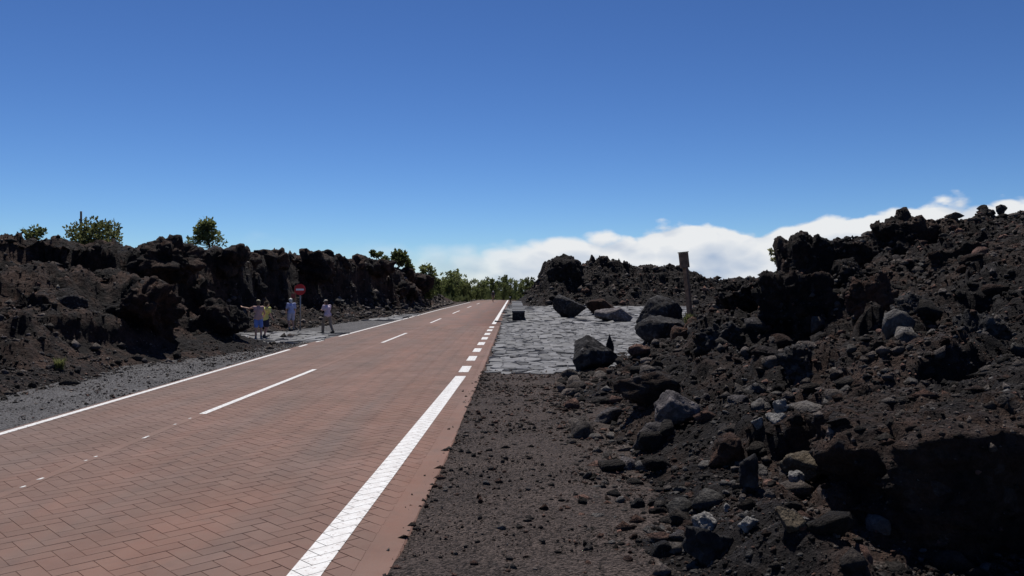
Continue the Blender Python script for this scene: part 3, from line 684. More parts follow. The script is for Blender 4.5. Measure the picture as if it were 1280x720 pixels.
for q, (x, yt) in enumerate(((740, 319), (750, 320), (783, 326))):
    bpx('lava_pinnacle', x-4-2*(q == 0), x+4+2*(q == 0), yt, 350, 60+q, 'small pointed lava pinnacle on the far crest', 112.0, d=1.5, cat='rock', mat='lava_back', sub=3, lo=0.8, group='pinnacles of the far crest')
# stones that can be pointed at
for x0, x1, yt, yb, mt, sd_, lab in (
        (796, 842, 535, 562, 'rock_grey', 71, 'wedge-shaped grey stone with smooth slanting top on the rubble'),
        (822, 876, 494, 532, 'rock_grey', 72, 'large cracked blue-grey stone at the edge of the gravel'),
        (922, 950, 572, 612, 'boulder', 173, 'blue-black angular stone with light facet among brown rubble'),
        (982, 1038, 570, 600, 'rock_tan', 74, 'flat tan stone resting on the rubble near the black block'),
        (956, 982, 521, 536, 'rock_pale', 75, 'flat pale grey stone, the brightest on the slope'),
        (968, 986, 504, 521, 'rock_pale', 76, 'upright pale chip above the brightest stone'),
        (940, 958, 528, 543, 'rock_pale', 77, 'small pale stone below the brightest stone'),
        (986, 1008, 596, 612, 'rock_pale', 78, 'light grey stone just under the flat tan stone'),
        (870, 898, 646, 668, 'rock_pale', 79, 'split white-topped stone near the gravel'),
        (924, 948, 651, 668, 'rock_pale', 80, 'rounded whitish stone near the foot of the slope'),
        (862, 926, 664, 706, 'boulder', 81, 'dark pitted boulder at the foot of the slope by the gravel'),
        (890, 938, 546, 580, 'rock_brown', 82, 'dark brown boulder with flat top behind the blue-black stone'),
        (905, 916, 633, 645, 'rock_pale', 83, 'tiny white chip of stone between two dark boulders'),
        (972, 1010, 642, 668, 'rock_tan', 84, 'brownish stone beside the foot of the black block'),
        (770, 850, 470, 505, 'lava', 85, 'dark brown boulder hollowed underneath behind the squat boulder')):
    p = at((x0+x1)/2, yb-3); w = (x1-x0)/FPX*p.y; h = (yb-yt)/FPX*p.y
    boulder('stone', (p.x, p.y+w*0.2, p.z+h*0.36), (w*1.08, w*0.9, h*1.3), sd_, lab, 'stone', mt, sub=4, planes=16, lo=0.5, jag=0.05, rz=sd_*0.7, crag=0.3)

rng = np.random.default_rng(12)
LOOK = {'rock': 'dark grey', 'rock_brown': 'reddish brown', 'boulder': 'blackish', 'rock_grey': 'light grey'}
def place_rocks(pts, size, label, group, mats, zone=None, cat='rock'):
    for (X, Y), s in zip(pts, size):
        z = float(surf(X, Y)[0]); me = ROCKS[rng.integers(len(ROCKS))]
        o = mesh_obj('lava_rock', me, None, None, (X, Y, z+s*0.2), (rng.uniform(-.5, .5), rng.uniform(-.5, .5), rng.uniform(0, 6.28)))
        o.scale = (s, s*rng.uniform(0.75, 1.1), s*rng.uniform(0.7, 1.1))
        mt = mats[rng.integers(len(mats))]
        if mt != 'rock': o.material_slots[0].link = 'OBJECT'; o.material_slots[0].material = M[mt]
        w = zone(X, Y) if zone else ''
        size_word = 'small' if s < 0.14 else 'large' if s > 0.3 else 'middling'
        tag(o, f'{size_word} {LOOK[mt]} {label}{w}', cat, f'{size_word} {LOOK[mt]} {group}{w}')
def sample(n, y0, y1, xa, xb):
    Y = np.exp(rng.uniform(math.log(y0), math.log(y1), n)); X = xa(Y)+(xb(Y)-xa(Y))*rng.uniform(0, 1, n); return X, Y
X, Y = sample(150, 6.8, 32, lambda y: foot_r(y)+0.35, lambda y: np.minimum(0.66*y, foot_r(y)+9))
def slope_zone(x, y):
    d = x-float(foot_r(y)); return ' along the edge of the gravel' if d < 1.3 and y < 18 else ' behind the paved lot boulders' if y > 22 else ' high among the crags' if d > 4 else ' halfway up the rubble slope'
SZ = np.clip(0.0078*Y*(0.6+rng.pareto(2.2, 150)*0.55), 0.05, 0.5); SZ[:45] = np.clip(0.020*Y[:45]*rng.uniform(0.6, 1.3, 45), 0.12, 0.55); SZ = np.where(Y < 10, np.minimum(SZ, 0.13), SZ)
place_rocks(list(zip(X, Y)), SZ, 'rough lava rock lying', 'rocks', ['rock', 'rock', 'rock_brown', 'boulder', 'rock_grey'], slope_zone)
X, Y = sample(80, 18, 27, lambda y: foot_a(y)-0.1, lambda y: np.maximum(-0.66*y, foot_a(y)-3.5))
place_rocks(list(zip(X, Y)), np.clip(0.0055*Y*(0.6+rng.pareto(2.5, 80)*0.5), 0.06, 0.45), 'rock in the scree between mound and gravel shoulder', 'rocks of the roadside scree', ['rock', 'rock_grey', 'rock_grey', 'boulder'])
X, Y = sample(70, 42, 85, lambda y: foot_b(y)+0.3, lambda y: foot_b(y)-3.0)
place_rocks(list(zip(X, Y)), np.clip(0.0052*Y*(0.6+rng.pareto(2.5, 70)*0.5), 0.15, 0.65), 'rock heaped under the dark lava wall', 'rocks under the lava wall', ['rock', 'rock_grey', 'rock_grey', 'rock_grey', 'boulder'], lambda x, y: ' behind the walkers' if y < 55 else ' past the round sign')

def scatter(name, X, Y, S, sub, cols, mat, parent=None, sink=0.15, zoff=None, nvar=8):
    """loose rubble nobody could count, as one mesh"""
    Vs = [rock_shape(sub, 400+k, (1, 0.85, 0.7), 15, 0.45, 0.05, 1.5, 0.02, 3, crag=0.45 if sub > 1 else 0) for k in range(nvar)]
    n = len(X); Z = surf(X, Y) if zoff is None else zoff
    var = rng.integers(nvar, size=n); outV, outF, outC = [], [], []; base = 0
    ang = rng.uniform(0, 2*math.pi, n); ta = rng.uniform(-.6, .6, n); sc = rng.uniform(0.7, 1.3, (n, 3))
    for k in range(nvar):
        id_ = np.nonzero(var == k)[0]
        if not len(id_): continue
        P, F = Vs[k]; Q = P[None]*sc[id_][:, None, :]*S[id_][:, None, None]
        c, s = np.cos(ta[id_])[:, None], np.sin(ta[id_])[:, None]; y, z = Q[..., 1]*c-Q[..., 2]*s, Q[..., 1]*s+Q[..., 2]*c
        c, s = np.cos(ang[id_])[:, None], np.sin(ang[id_])[:, None]; x, y = Q[..., 0]*c-y*s, Q[..., 0]*s+y*c
        W = np.stack([x+X[id_][:, None], y+Y[id_][:, None], z+(Z[id_]+S[id_]*sink)[:, None]], -1)
        m, nv = len(id_), len(P)
        outV.append(W.reshape(-1, 3)); outF.append((F[None]+(np.arange(m)*nv)[:, None, None]+base).reshape(-1, 3)); outC.append(np.repeat(cols[id_], nv, 0)); base += m*nv
    me = mesh_from(name, np.concatenate(outV), np.concatenate(outF)); set_tint(me, np.concatenate(outC))
    o = mesh_obj(name, me, M[mat], parent); return o
def on_top(objs, per_m2, smin, seed):
    g = np.random.default_rng(seed); out = []
    for o in objs:
        me = o.data; n = len(me.polygons); mw = np.array(o.matrix_basis if False else (Matrix.Translation(o.location) @ o.rotation_euler.to_matrix().to_4x4()))
        ce = np.empty(n*3); me.polygons.foreach_get('center', ce); ce = ce.reshape(-1, 3); no = np.empty(n*3); me.polygons.foreach_get('normal', no); no = no.reshape(-1, 3) @ mw[:3, :3].T
        ar = np.empty(n); me.polygons.foreach_get('area', ar); ce = ce @ mw[:3, :3].T+mw[:3, 3]
        w = ar*(no[:, 2] > 0.45); k = int(w.sum()*per_m2*min(1.0, (8/o.location.y)**2))
        if k: out.append(ce[g.choice(n, k, p=w/w.sum())])
    return np.concatenate(out)
def tones(n, pale=0.02, red=0.15, lo=0.35, hi=1.3):
    v = (lo+(2.1*hi-lo)*rng.uniform(0, 1, n)**2.5)[:, None]*np.array([[1.07, 0.97, 0.93]])
    r = rng.uniform(size=n); v = np.where((r < red)[:, None], v*np.array([[1.35, 0.92, 0.8]]), v)
    return np.where((r > 1-pale)[:, None], rng.uniform(2.2, 4.2, n)[:, None]*np.ones((1, 3)), v)
n = 7400; X, Y = sample(n, 5.0, 34, lambda y: foot_r(y)-0.1, lambda y: np.minimum(0.80*y+1, foot_r(y)+14))
S = np.clip(0.0042*Y*(0.7+rng.pareto(2.2, n)*0.6), 0.015, 0.30)
c = tones(n, 0.012, 0.2); k = np.nonzero((Y < 13) & (rng.uniform(size=n) < 0.22))[0]; c[k] = rng.uniform(1.3, 3.0, len(k))[:, None]*np.array([[1.0, 0.98, 0.97]]); S[k] *= 1.25
tag(scatter('rubble', X, Y, S, 2, c, 'rubble'), 'loose brown and grey lava rubble covering the slope', 'rubble', kind='stuff')
n = 43000; X, Y = sample(n, 5.0, 36, lambda y: foot_r(y)-0.35, lambda y: np.minimum(0.80*y+1, foot_r(y)+14))
S = np.clip(0.0024*Y*(0.7+rng.pareto(2.6, n)*0.6), 0.008, 0.16)
tag(scatter('cinders', X, Y, S, 0, tones(n, 0.012, 0.3, 0.3, 1.3), 'rubble'), 'fine brown cinders between the rocks of the slope', 'cinders', kind='stuff')
tops = [o for o in C.objects if o.name.startswith(('lava_crag', 'lava_block')) and o.location.x > 0 and o.location.y < 50]
Q = on_top(tops, 800, 0.02, 5); n = len(Q); S = np.clip(0.0024*Q[:, 1]*(0.7+rng.pareto(2.4, n)*0.7), 0.008, 0.14)
tag(scatter('cinders', Q[:, 0], Q[:, 1], S, 0, tones(n, 0.01, 0.2, 0.35, 1.3), 'rubble', zoff=Q[:, 2], sink=0.0), 'brown cinders lying on the crags and the black block', 'cinders', kind='stuff')
n = 8000; X, Y = sample(n, 14, 38, lambda y: foot_a(y)+0.4, lambda y: -(0.72*y+1))
S = np.clip(0.0020*Y*(0.7+rng.pareto(2.6, n)*0.6), 0.03, 0.3); c = tones(n, 0.03, 0.2, 0.4, 1.3); low = (np.abs(X-foot_a(Y)) < 4) & (Y < 26)
c[low] = tones(int(low.sum()), 0.10, 0.05, 0.7, 2.0)
tag(scatter('scree', X, Y, S, 0, c, 'rubble'), 'grey and brown scree on the mound across the road', 'scree', kind='stuff')
n = 5000; X, Y = sample(n, 40, 120, lambda y: foot_b(y)+0.6, lambda y: foot_b(y)-3.6)
S = np.clip(0.0020*Y*(0.7+rng.pareto(2.4, n)*0.6), 0.08, 0.5)
tag(scatter('scree', X, Y, S, 0, tones(n, 0.05, 0.05, 0.5, 1.9), 'rubble'), 'grey clinker heaped along the foot of the lava wall', 'scree', kind='stuff')
n = 4000; X, Y = sample(n, 40, 120, lambda y: foot_b(y)-3, lambda y: foot_b(y)-14)
S = np.clip(0.0020*Y*(0.7+rng.pareto(2.2, n)*0.6), 0.08, 0.6)
tag(scatter('scree', X, Y, S, 0, tones(n, 0.0, 0.1, 0.3, 0.9), 'rubble'), 'black clinker along the top of the lava wall', 'scree', kind='stuff')
n = 6000; Y = rng.uniform(99, 118, n); X = rng.uniform(2, 45, n)
S = np.clip(0.0017*Y*(0.7+rng.pareto(2.2, n)*0.6), 0.1, 0.8)
tag(scatter('scree', X, Y, S, 0, tones(n, 0.02, 0.15, 0.35, 1.2), 'rubble'), 'dark blocky rubble on the far lava crest', 'scree', kind='stuff')
n = 24000; X, Y = sample(n, 4.6, 22, lambda y: road_right(y)-0.02+0*y, lambda y: foot_r(y)+0.5); k = rng.choice(n, 2600, replace=False); X[k] = road_right(Y[k])-0.03+np.abs(rng.normal(0, 0.09, 2600))*np.where(rng.uniform(size=2600) < 0.25, -1, 1)
S = np.clip(0.0006*Y*(0.7+rng.pareto(2.0, n)*0.9), 0.003, 0.07)
tag(scatter('pebbles', X, Y, S, 0, tones(n, 0.02, 0.3, 0.7, 1.3), 'rubble', zoff=np.full(n, 0.016)), 'dark cinder pebbles strewn over the gravel verge', 'pebbles', kind='stuff')
n = 14000; X, Y = sample(n, 9, 34, lambda y: left_line_x(y)-0.12, lambda y: foot_a(y)-0.3)
S = np.clip(0.0006*Y*(0.7+rng.pareto(2.2, n)*0.7), 0.006, 0.07)
tag(scatter('pebbles', X, Y, S, 0, tones(n, 0.10, 0.03, 1.2, 2.4), 'rubble', zoff=np.full(n, 0.01)), 'grey pebbles strewn over the gravel shoulder', 'pebbles', kind='stuff')

# ------------------------------------------------------------------ trees and plants
def tree_meshes(seed, h, w, clumps, leaves, trunk_r=0.09, low=0.35, lsize=0.16, shape='round', aspect=2.6):
    rnd = random.Random(seed); t = MB(); lean = (rnd.uniform(-.06, .06)*h, rnd.uniform(-.06, .06)*h)
    def axis(u): return Vector((lean[0]*u+0.03*h*math.sin(u*5+seed), lean[1]*u+0.03*h*math.sin(u*4+seed*2), h*0.93*u))
    t.tube([axis(k/8) for k in range(9)], [trunk_r*(1-0.85*k/8) for k in range(9)], 7)
    V, F = [], []
    for c in range(clumps):
        u = low+(1-low)*((c+rnd.random())/clumps)
        if shape == 'round': rad = w/2*math.sqrt(max(0.05, 1-((u-(1+low)/2)/((1-low)/2*1.15))**2))
        elif shape == 'cone': rad = w/2*(1.08-u)/(1.08-low)
        else: rad = w/2*(0.45+0.9*(u-low)/(1-low))*(1 if u < 0.93 else 0.6)
        ang = rnd.uniform(0, 2*math.pi); rr = rad*rnd.uniform(0.35, 1.0)
        a = axis(max(0.1, u-0.14)); e = axis(u)+Vector((math.cos(ang)*rr, math.sin(ang)*rr, rnd.uniform(-.03, .05)*h))
        mid = (a+e)/2+Vector((0, 0, -0.03*h)); t.tube([a, mid, e], [trunk_r*0.32, trunk_r*0.22, trunk_r*0.08], 5, False)
        cr = w*rnd.uniform(0.10, 0.19)
        for _ in range(leaves):
            d = Vector((rnd.gauss(0, 1), rnd.gauss(0, 1), rnd.gauss(0, 0.7))); d = d.normalized()*cr*rnd.uniform(0.3, 1.0)**0.6
            p = e+d; s = lsize*rnd.uniform(0.6, 1.3)
            q = (d.normalized()+Vector((rnd.gauss(0, .5), rnd.gauss(0, .5), rnd.gauss(0, .5)+0.35))).to_track_quat('Z', 'Y')
            r = rnd.uniform(0, 3.14); ax, ay = q @ Vector((math.cos(r), math.sin(r), 0)), q @ Vector((0, 0, 1))
            b = len(V); V += [p-ax*s/aspect, p+ax*s/aspect, p+ax*s/aspect*0.5+ay*s, p-ax*s/aspect*0.5+ay*s]; F.append((b, b+1, b+2, b+3))
    tm = mesh_from('trunk', t.V, t.F, True); tm.materials.append(M['bark'])
    cm = mesh_from('crown', V, F)
    return tm, cm
def tree(name, loc, meshes, label, cat, leaf='pine', group=None, rz=0.0, sc=1.0):
    r = empty(name, loc, rz); r.scale = (sc, sc, sc); tag(r, label, cat, group)
    if not meshes[1].materials: meshes[1].materials.append(M[leaf])
    mesh_obj('trunk', meshes[0], None, r); mesh_obj('crown', meshes[1], None, r); return r
def tree_px(name, x, ytop, Y, w_px, seed, label, cat='tree', leaf='pine', ybase=None, **kw):
    X = span(x, Y); zg = float(h_all(X, Y)) if ybase is None else height(ybase, Y)
    zg = min(zg, float(h_all(X, Y)))
    h = height(ytop, Y)-zg; w = w_px/FPX*Y
    tree(name, (X, Y, zg-0.05), tree_meshes(seed, h, w, **kw), label, cat, leaf)
tree_px('pine_tree', 262, 274, 62, 50, 1, 'lone flat-layered pine standing clear on the lava skyline', clumps=30, leaves=64, low=0.42, shape='cone', lsize=0.17, trunk_r=0.11)
tree_px('bushy_tree', 112, 278, 46, 64, 2, 'wide bushy yellow-green tree on the mound beside a bare trunk', leaf='bush', clumps=44, leaves=70, low=0.3, lsize=0.14)
tree_px('pine_tree', 43, 285, 48, 30, 3, 'small thin-crowned pine behind the black skyline crag', clumps=14, leaves=40, low=0.45, lsize=0.16, shape='top', trunk_r=0.06)
def bare_trunk():
    X, Y = span(101, 47), 47.0; z = float(h_all(X, Y)); h = height(263, Y)-z
    r = empty('bare_trunk', (X, Y, z-0.1)); tag(r, 'bare dead trunk sticking up out of the bushy tree', 'dead tree')
    MB().tube([(0, 0, 0), (0.03, 0, h*0.5), (0.0, 0.02, h)], [0.10, 0.09, 0.06], 7).build('trunk', M['bark'], r, True)
    for k in range(5):
        zz = h*(0.55+0.09*k); a = k*2.1; MB().tube([(0, 0, zz), (0.2*math.cos(a), 0.2*math.sin(a), zz+0.12), (0.34*math.cos(a), 0.34*math.sin(a), zz+0.3)], [0.02, 0.014, 0.006], 5).build('branch', M['bark'], r)
bare_trunk()
tree_px('pine_tree', 471, 314, 80, 16, 4, 'spindly umbrella-topped pine on the sloping end of the lava wall', clumps=9, leaves=40, low=0.75, lsize=0.22, shape='top', trunk_r=0.07)
tree_px('pine_tree', 481, 321, 82, 14, 5, 'small ragged pine between the umbrella pine and the dense pine', clumps=16, leaves=26, low=0.45, lsize=0.22, shape='cone')
tree_px('pine_tree', 498, 315, 85, 21, 6, 'dense rounded pine, tallest above the end of the lava wall', clumps=34, leaves=30, low=0.3, lsize=0.24)
tree_px('pine_tree', 511, 327, 86, 12, 7, 'narrow low pine tucked against the dense rounded pine', clumps=16, leaves=26, low=0.3, lsize=0.22, shape='cone')
tree_px('pine_tree', 537, 329, 95, 24, 8, 'broad dark round-crowned pine where the lava wall runs out', clumps=36, leaves=34, low=0.25, lsize=0.26)
tree_px('shrub', 975, 297, 22.5, 24, 9, 'pale dry yellow-green shrub leaning out behind the square crag', 'shrub', 'pale_leaf', clumps=16, leaves=44, low=0.6, lsize=0.08, trunk_r=0.03)
def tuft(name, p, h, n, mat, label, seed):
    rnd = random.Random(seed); V, F = [], []
    for _ in range(n):
        a = rnd.uniform(0, 6.28); L = h*rnd.uniform(0.5, 1.0); o = Vector((rnd.gauss(0, .12*h), rnd.gauss(0, .12*h), 0)); d = Vector((math.cos(a), math.sin(a), 0))
        w = Vector((-d.y, d.x, 0))*0.03*h; m = o+d*L*0.2+Vector((0, 0, L*0.6)); e = o+d*L*0.5+Vector((0, 0, L)); b = len(V)
        V += [o-w, o+w, m-w, m+w, e]; F += [(b, b+1, b+3, b+2), (b+2, b+3, b+4)]
    tag(mesh_obj(name, mesh_from(name, V, F), M[mat], None, p), label, 'plant')
p = at(862, 408); tuft('grass_tuft', (p.x, p.y, p.z-0.05), 0.62, 150, 'bush', 'green grassy tuft at the foot of the wooden post', 1)
p = at(75, 462); tuft('grass_tuft', (p.x, p.y, p.z-0.03), 0.35, 90, 'bush', 'low olive green plant in the grey scree', 2)
# pines beyond the rise of the road
kinds = [tree_meshes(40+k, 5.2+0.5*(k % 3), 2.3+0.35*(k % 4), clumps=26, leaves=26, low=0.14, lsize=0.32, shape=('cone', 'round', 'cone', 'top')[k % 4], trunk_r=0.10) for k in range(8)]
ft = random.Random(21); SHAPE = ('slender conical', 'rounded', 'broad pointed', 'umbrella-topped')
def RANK(y): return 'at the near edge of' if y < 150 else 'in the middle of' if y < 170 else 'at the far side of'
rows = [(136, 536, 588, 9), (142, 536, 606, 8), (153, 534, 640, 13), (164, 530, 684, 17), (178, 528, 690, 18), (196, 530, 690, 18)]
for Yr, xa, xb, nn in rows:
    for k in range(nn):
        Y = Yr+ft.uniform(-4, 4); X = span(xa+(xb-xa)*(k+ft.uniform(0.1, 0.9))/nn, Y)
        if Y < 150 and X > float(left_line_x(Y))-1.2: continue
        ytop = 349+ft.uniform(-3, 10) - (8 if ft.random() < 0.1 else 0); h = height(ytop, Y)+0.1
        m = ft.randrange(8); tree('forest_pine', (X, Y, -0.1-(max(0, Y-150)*0.004)), kinds[m], f'{SHAPE[m % 4]} pine {RANK(Yr)} the wood beyond the road', 'tree', 'pine', f'{SHAPE[m % 4]} pines {RANK(Yr)} the wood', ft.uniform(0, 6.28), h/(5.2+0.5*(m % 3)))
for Y, x, yt in ((128, 660, 350), (122, 668, 353), (133, 651, 356)):
    tree('forest_pine', (span(x, Y), Y, -0.1), kinds[ft.randrange(8)], 'green pine growing beside the foot of the far lava crest', 'tree', 'pine', 'pines by the far crest', ft.uniform(0, 6), (height(yt, Y))/5.6)
undergrowth_rnd = random.Random(8)
V, F = [], []
for _ in range(5200):
    Y = undergrowth_rnd.uniform(128, 200); X = span(undergrowth_rnd.uniform(530, 690), Y)
    if Y < 152 and (X > float(left_line_x(Y))-0.8): continue
    z = abs(undergrowth_rnd.gauss(0, 0.55))-max(0, Y-150)*0.004; s = undergrowth_rnd.uniform(0.2, 0.5); a = undergrowth_rnd.uniform(0, 3.14); b = len(V)
    V += [(X-s*math.cos(a), Y-s*math.sin(a), z), (X+s*math.cos(a), Y+s*math.sin(a), z), (X+s*math.cos(a)*0.4, Y+s*0.5, z+s*1.4)]; F.append((b, b+1, b+2))
tag(mesh_obj('undergrowth', mesh_from('undergrowth', V, F), M['pine']), 'low green undergrowth between the far pines', 'undergrowth', kind='stuff')

# ------------------------------------------------------------------ signs and posts
def sign():
    Y = 44.0; X = span(375, Y); r = empty('no_entry_sign', (X, Y, 0)); tag(r, 'round red no entry sign with white bar on a steel pole', 'sign')
    zc = height(363, Y)
    MB().tube([(0, 0.05, -0.2), (0, 0.05, zc+0.28)], 0.035, 10).build('pole', M['steel'], r, True)
    n = 32; V = [(0.305*math.cos(2*math.pi*k/n), y, zc+0.305*math.sin(2*math.pi*k/n)) for y in (-0.012, 0.008) for k in range(n)]
    F = [tuple(range(n)), tuple(range(2*n-1, n-1, -1))]+[(k, n+k, n+(k+1) % n, (k+1) % n) for k in range(n)]
    d = mesh_obj('disc', mesh_from('disc', V, F), M['red'], r)
    MB().box((0, -0.015, zc), (0.44, 0.006, 0.105)).build('bar', M['white'], d)
    MB().box((0, 0.02, zc+0.12), (0.12, 0.03, 0.03)).box((0, 0.02, zc-0.12), (0.12, 0.03, 0.03)).build('bracket', M['steel'], r)
    Y = 44.6; X = span(369, Y); r = empty('trail_post', (X, Y, 0)); tag(r, 'pale wooden trail post with small dull red plate beside the round sign', 'post')
    z = height(358, Y); MB().box((0, 0, z/2-0.1), (0.085, 0.085, z+0.2)).build('post', M['wood_pale'], r)
    MB().box((-0.1, -0.055, height(371, Y)), (0.22, 0.02, 0.26)).build('plate', M['dull_red'], r)
sign()
def wood_post():
    Y = 34.0; xb = span(863.5, Y); zb = float(h_all(xb, Y)); zt = height(317, Y); xt = span(854.5, Y)-xb
    r = empty('wooden_post', (xb, Y, zb)); tag(r, 'leaning brown wooden post with a thick board on top', 'post')
    h = zt-zb; MB().tube([(0, 0, -0.3), (xt*0.5, 0, h*0.5), (xt*0.93, 0, h-0.05)], [0.13, 0.12, 0.115], 4).build('shaft', M['wood'], r)
    R = Matrix.Rotation(math.atan2(xt, h), 3, 'Y') @ Matrix.Rotation(0.2, 3, 'Z')
    b = MB().box((xt*0.98, -0.06, h-0.32), (0.38, 0.16, 0.64), R).build('board', M['wood'], r)
    MB().box((xt*0.98+xt/h*0.34, -0.06, h+0.02), (0.42, 0.20, 0.035), R).build('cap', M['wood_pale'], b)
wood_post()
def marker():
    Y = 126.0; r = empty('marker_post', (span(637.8, Y), Y, 0)); tag(r, 'tiny dark marker post at the far end of the roadside', 'post')
    MB().tube([(0, 0, -0.1), (0, 0, 0.75)], 0.09, 8).build('shaft', M['black'], r); MB().tube([(0, 0, 0.75), (0, 0, 0.95)], 0.095, 8).build('reflector', M['white'], r)
marker()

# ------------------------------------------------------------------ people
def capsule(m, a, b, ra, rb, n=12):
    a, b = Vector(a), Vector(b); d = b-a; L = max(d.length, 1e-4); q = d.normalized().to_track_quat('Z', 'Y') if d.length > 1e-6 else Vector((0, 0, 1)).to_track_quat('Z', 'Y')
    rings = []
    for k in range(4): t = math.pi/2*(1-k/3*0.98); rings.append((-ra*math.sin(t), ra*math.cos(t)))
    for k in range(1, 5): t = math.pi/2*(k/4*0.98); rings.append((L+rb*math.sin(t), rb*math.cos(t)))
    V = [a+q @ Vector((r*math.cos(2*math.pi*i/n), r*math.sin(2*math.pi*i/n), z)) for z, r in rings for i in range(n)]
    F = [(j*n+i, j*n+(i+1) % n, (j+1)*n+(i+1) % n, (j+1)*n+i) for j in range(len(rings)-1) for i in range(n)]
    F += [tuple(range(n))[::-1], tuple((len(rings)-1)*n+i for i in range(n))]
    m.add(V, F)
def ell(m, c, r, sub=2):
    V, F = ico(sub); m.add([(v[0]*r[0]+c[0], v[1]*r[1]+c[1], v[2]*r[2]+c[2]) for v in V], [tuple(f) for f in F])
def remesh(o, vox):
    md = o.modifiers.new('remesh', 'REMESH'); md.mode = 'VOXEL'; md.voxel_size = vox; md.use_smooth_shade = True
    sm = o.modifiers.new('smooth', 'SMOOTH'); sm.factor = 0.5; sm.iterations = 3
def person(loc, rz, P, wear, label, scale=1.0, group=None):
    """P: joints; the figure faces +Y of its own frame"""
    r = empty('person', loc, rz); r.scale = (scale,)*3; tag(r, label, 'person', group)
    v = {k: Vector(x) for k, x in P.items()}; b = MB()
    ell(b, v['head']+Vector((0, 0.0, 0.02)), (0.078, 0.098, 0.118)); ell(b, v['head']+Vector((0, 0.03, -0.06)), (0.058, 0.065, 0.065))
    capsule(b, v['head']+Vector((0, 0.10, 0.0)), v['head']+Vector((0, 0.112, -0.025)), 0.010, 0.017, 8)
    capsule(b, v['head']+Vector((-0.022, 0.088, -0.066)), v['head']+Vector((0.022, 0.088, -0.066)), 0.009, 0.009, 8)
    for s in (-1, 1):
        ell(b, v['head']+Vector((s*0.08, -0.005, 0.0)), (0.012, 0.022, 0.034), 1); ell(b, v['head']+Vector((s*0.033, 0.09, 0.022)), (0.013, 0.010, 0.009), 1)
    capsule(b, v['neck'], v['head']+Vector((0, -0.01, -0.05)), 0.058, 0.052)
    capsule(b, v['pelvis']+Vector((-.06, 0, 0)), v['pelvis']+Vector((.06, 0, 0)), 0.125, 0.125)
    capsule(b, v['pelvis'], v['chest'], 0.125, 0.14); capsule(b, v['chest']+Vector((-.07, 0, .03)), v['chest']+Vector((.07, 0, .03)), 0.125, 0.125)
    capsule(b, v['chest']+Vector((0, 0, .08)), v['neck'], 0.10, 0.06)
    for s, n in ((-1, 'l'), (1, 'r')):
        sh, el, wr, hp, kn, an = (v[j+n] for j in ('sho', 'elb', 'wri', 'hip', 'kne', 'ank'))
        capsule(b, v['neck']+Vector((0, 0, -.05)), sh, 0.055, 0.058); capsule(b, sh, el, 0.052, 0.040); capsule(b, el, wr, 0.040, 0.027)
        d = (wr-el).normalized(); side = d.cross(Vector((0, 0, 1)) if abs(d.z) < 0.8 else Vector((0, 1, 0))).normalized()
        palm = wr+d*0.075; capsule(b, wr, palm-side*0.016, 0.024, 0.024); capsule(b, wr, palm+side*0.018, 0.024, 0.022)
        curl = side.cross(d)*(0.02)
        for k, L in enumerate((0.075, 0.085, 0.078, 0.06)):
            o = palm+side*(-0.031+0.021*k); m1 = o+d*L*0.6+curl*0.5; capsule(b, o, m1, 0.0105, 0.010, 8); capsule(b, m1, m1+d*L*0.45+curl*1.3, 0.010, 0.0085, 8)
        t0 = wr+d*0.03-side*0.025; t1 = t0+d*0.03-side*0.03; capsule(b, t0, t1, 0.013, 0.012, 8); capsule(b, t1, t1+d*0.03, 0.011, 0.009, 8)
        capsule(b, hp, kn, 0.085, 0.058); capsule(b, kn, kn*0.55+an*0.45+Vector((0, -.015, 0)), 0.057, 0.056); capsule(b, kn*0.55+an*0.45+Vector((0, -.015, 0)), an, 0.056, 0.038)
        f = v.get('toe'+n, an+Vector((0, 0.16, -0.04))); capsule(b, an+Vector((0, -0.03, -0.03)), f, 0.038, 0.03)
    o = b.build('body', M['skin'], r, True); remesh(o, 0.0115)
    for nm, col in wear.items():
        m = MB(); mt = plain('cloth_'+nm, col, 0.85, 0.12, 9, 0.15, 0.006)
        if nm in ('shirt', 'tank_top'):
            capsule(m, v['pelvis']+Vector((-.07, 0, .0)), v['pelvis']+Vector((.07, 0, .0)), 0.142, 0.142); capsule(m, v['pelvis']+Vector((0, 0, .05)), v['chest'], 0.15, 0.16)
            capsule(m, v['chest']+Vector((-.075, 0, .03)), v['chest']+Vector((.075, 0, .03)), 0.142, 0.142); capsule(m, v['chest']+Vector((0, 0, .08)), v['neck']+Vector((0, 0, -.02)), 0.115, 0.068)
            for n in 'lr':
                sh, el = v['sho'+n], v['elb'+n]; capsule(m, v['neck']+Vector((0, 0, -.06)), sh, 0.066, 0.072)
                if nm == 'shirt': capsule(m, sh, sh*0.3+el*0.7, 0.074, 0.064)
        elif nm in ('shorts', 'trousers', 'cycling_shorts'):
            capsule(m, v['pelvis']+Vector((-.065, 0, 0)), v['pelvis']+Vector((.065, 0, 0)), 0.138, 0.138)
            for n in 'lr':
                hp, kn, an = v['hip'+n], v['kne'+n], v['ank'+n]
                if nm == 'trousers': capsule(m, hp, kn, 0.108, 0.085); capsule(m, kn, an+Vector((0, 0, 0.03)), 0.085, 0.075)
                elif nm == 'shorts': capsule(m, hp, hp*0.2+kn*0.8, 0.106, 0.098)
                else: capsule(m, hp, hp*0.25+kn*0.75, 0.095, 0.075)
        elif nm == 'hair':
            ell(m, v['head']+Vector((0, -0.022, 0.045)), (0.092, 0.108, 0.112)); ell(m, v['head']+Vector((0, -0.06, -0.02)), (0.08, 0.06, 0.10))
        elif nm in ('sun_hat', 'cap'):
            ell(m, v['head']+Vector((0, -0.005, 0.075)), (0.096, 0.115, 0.085))
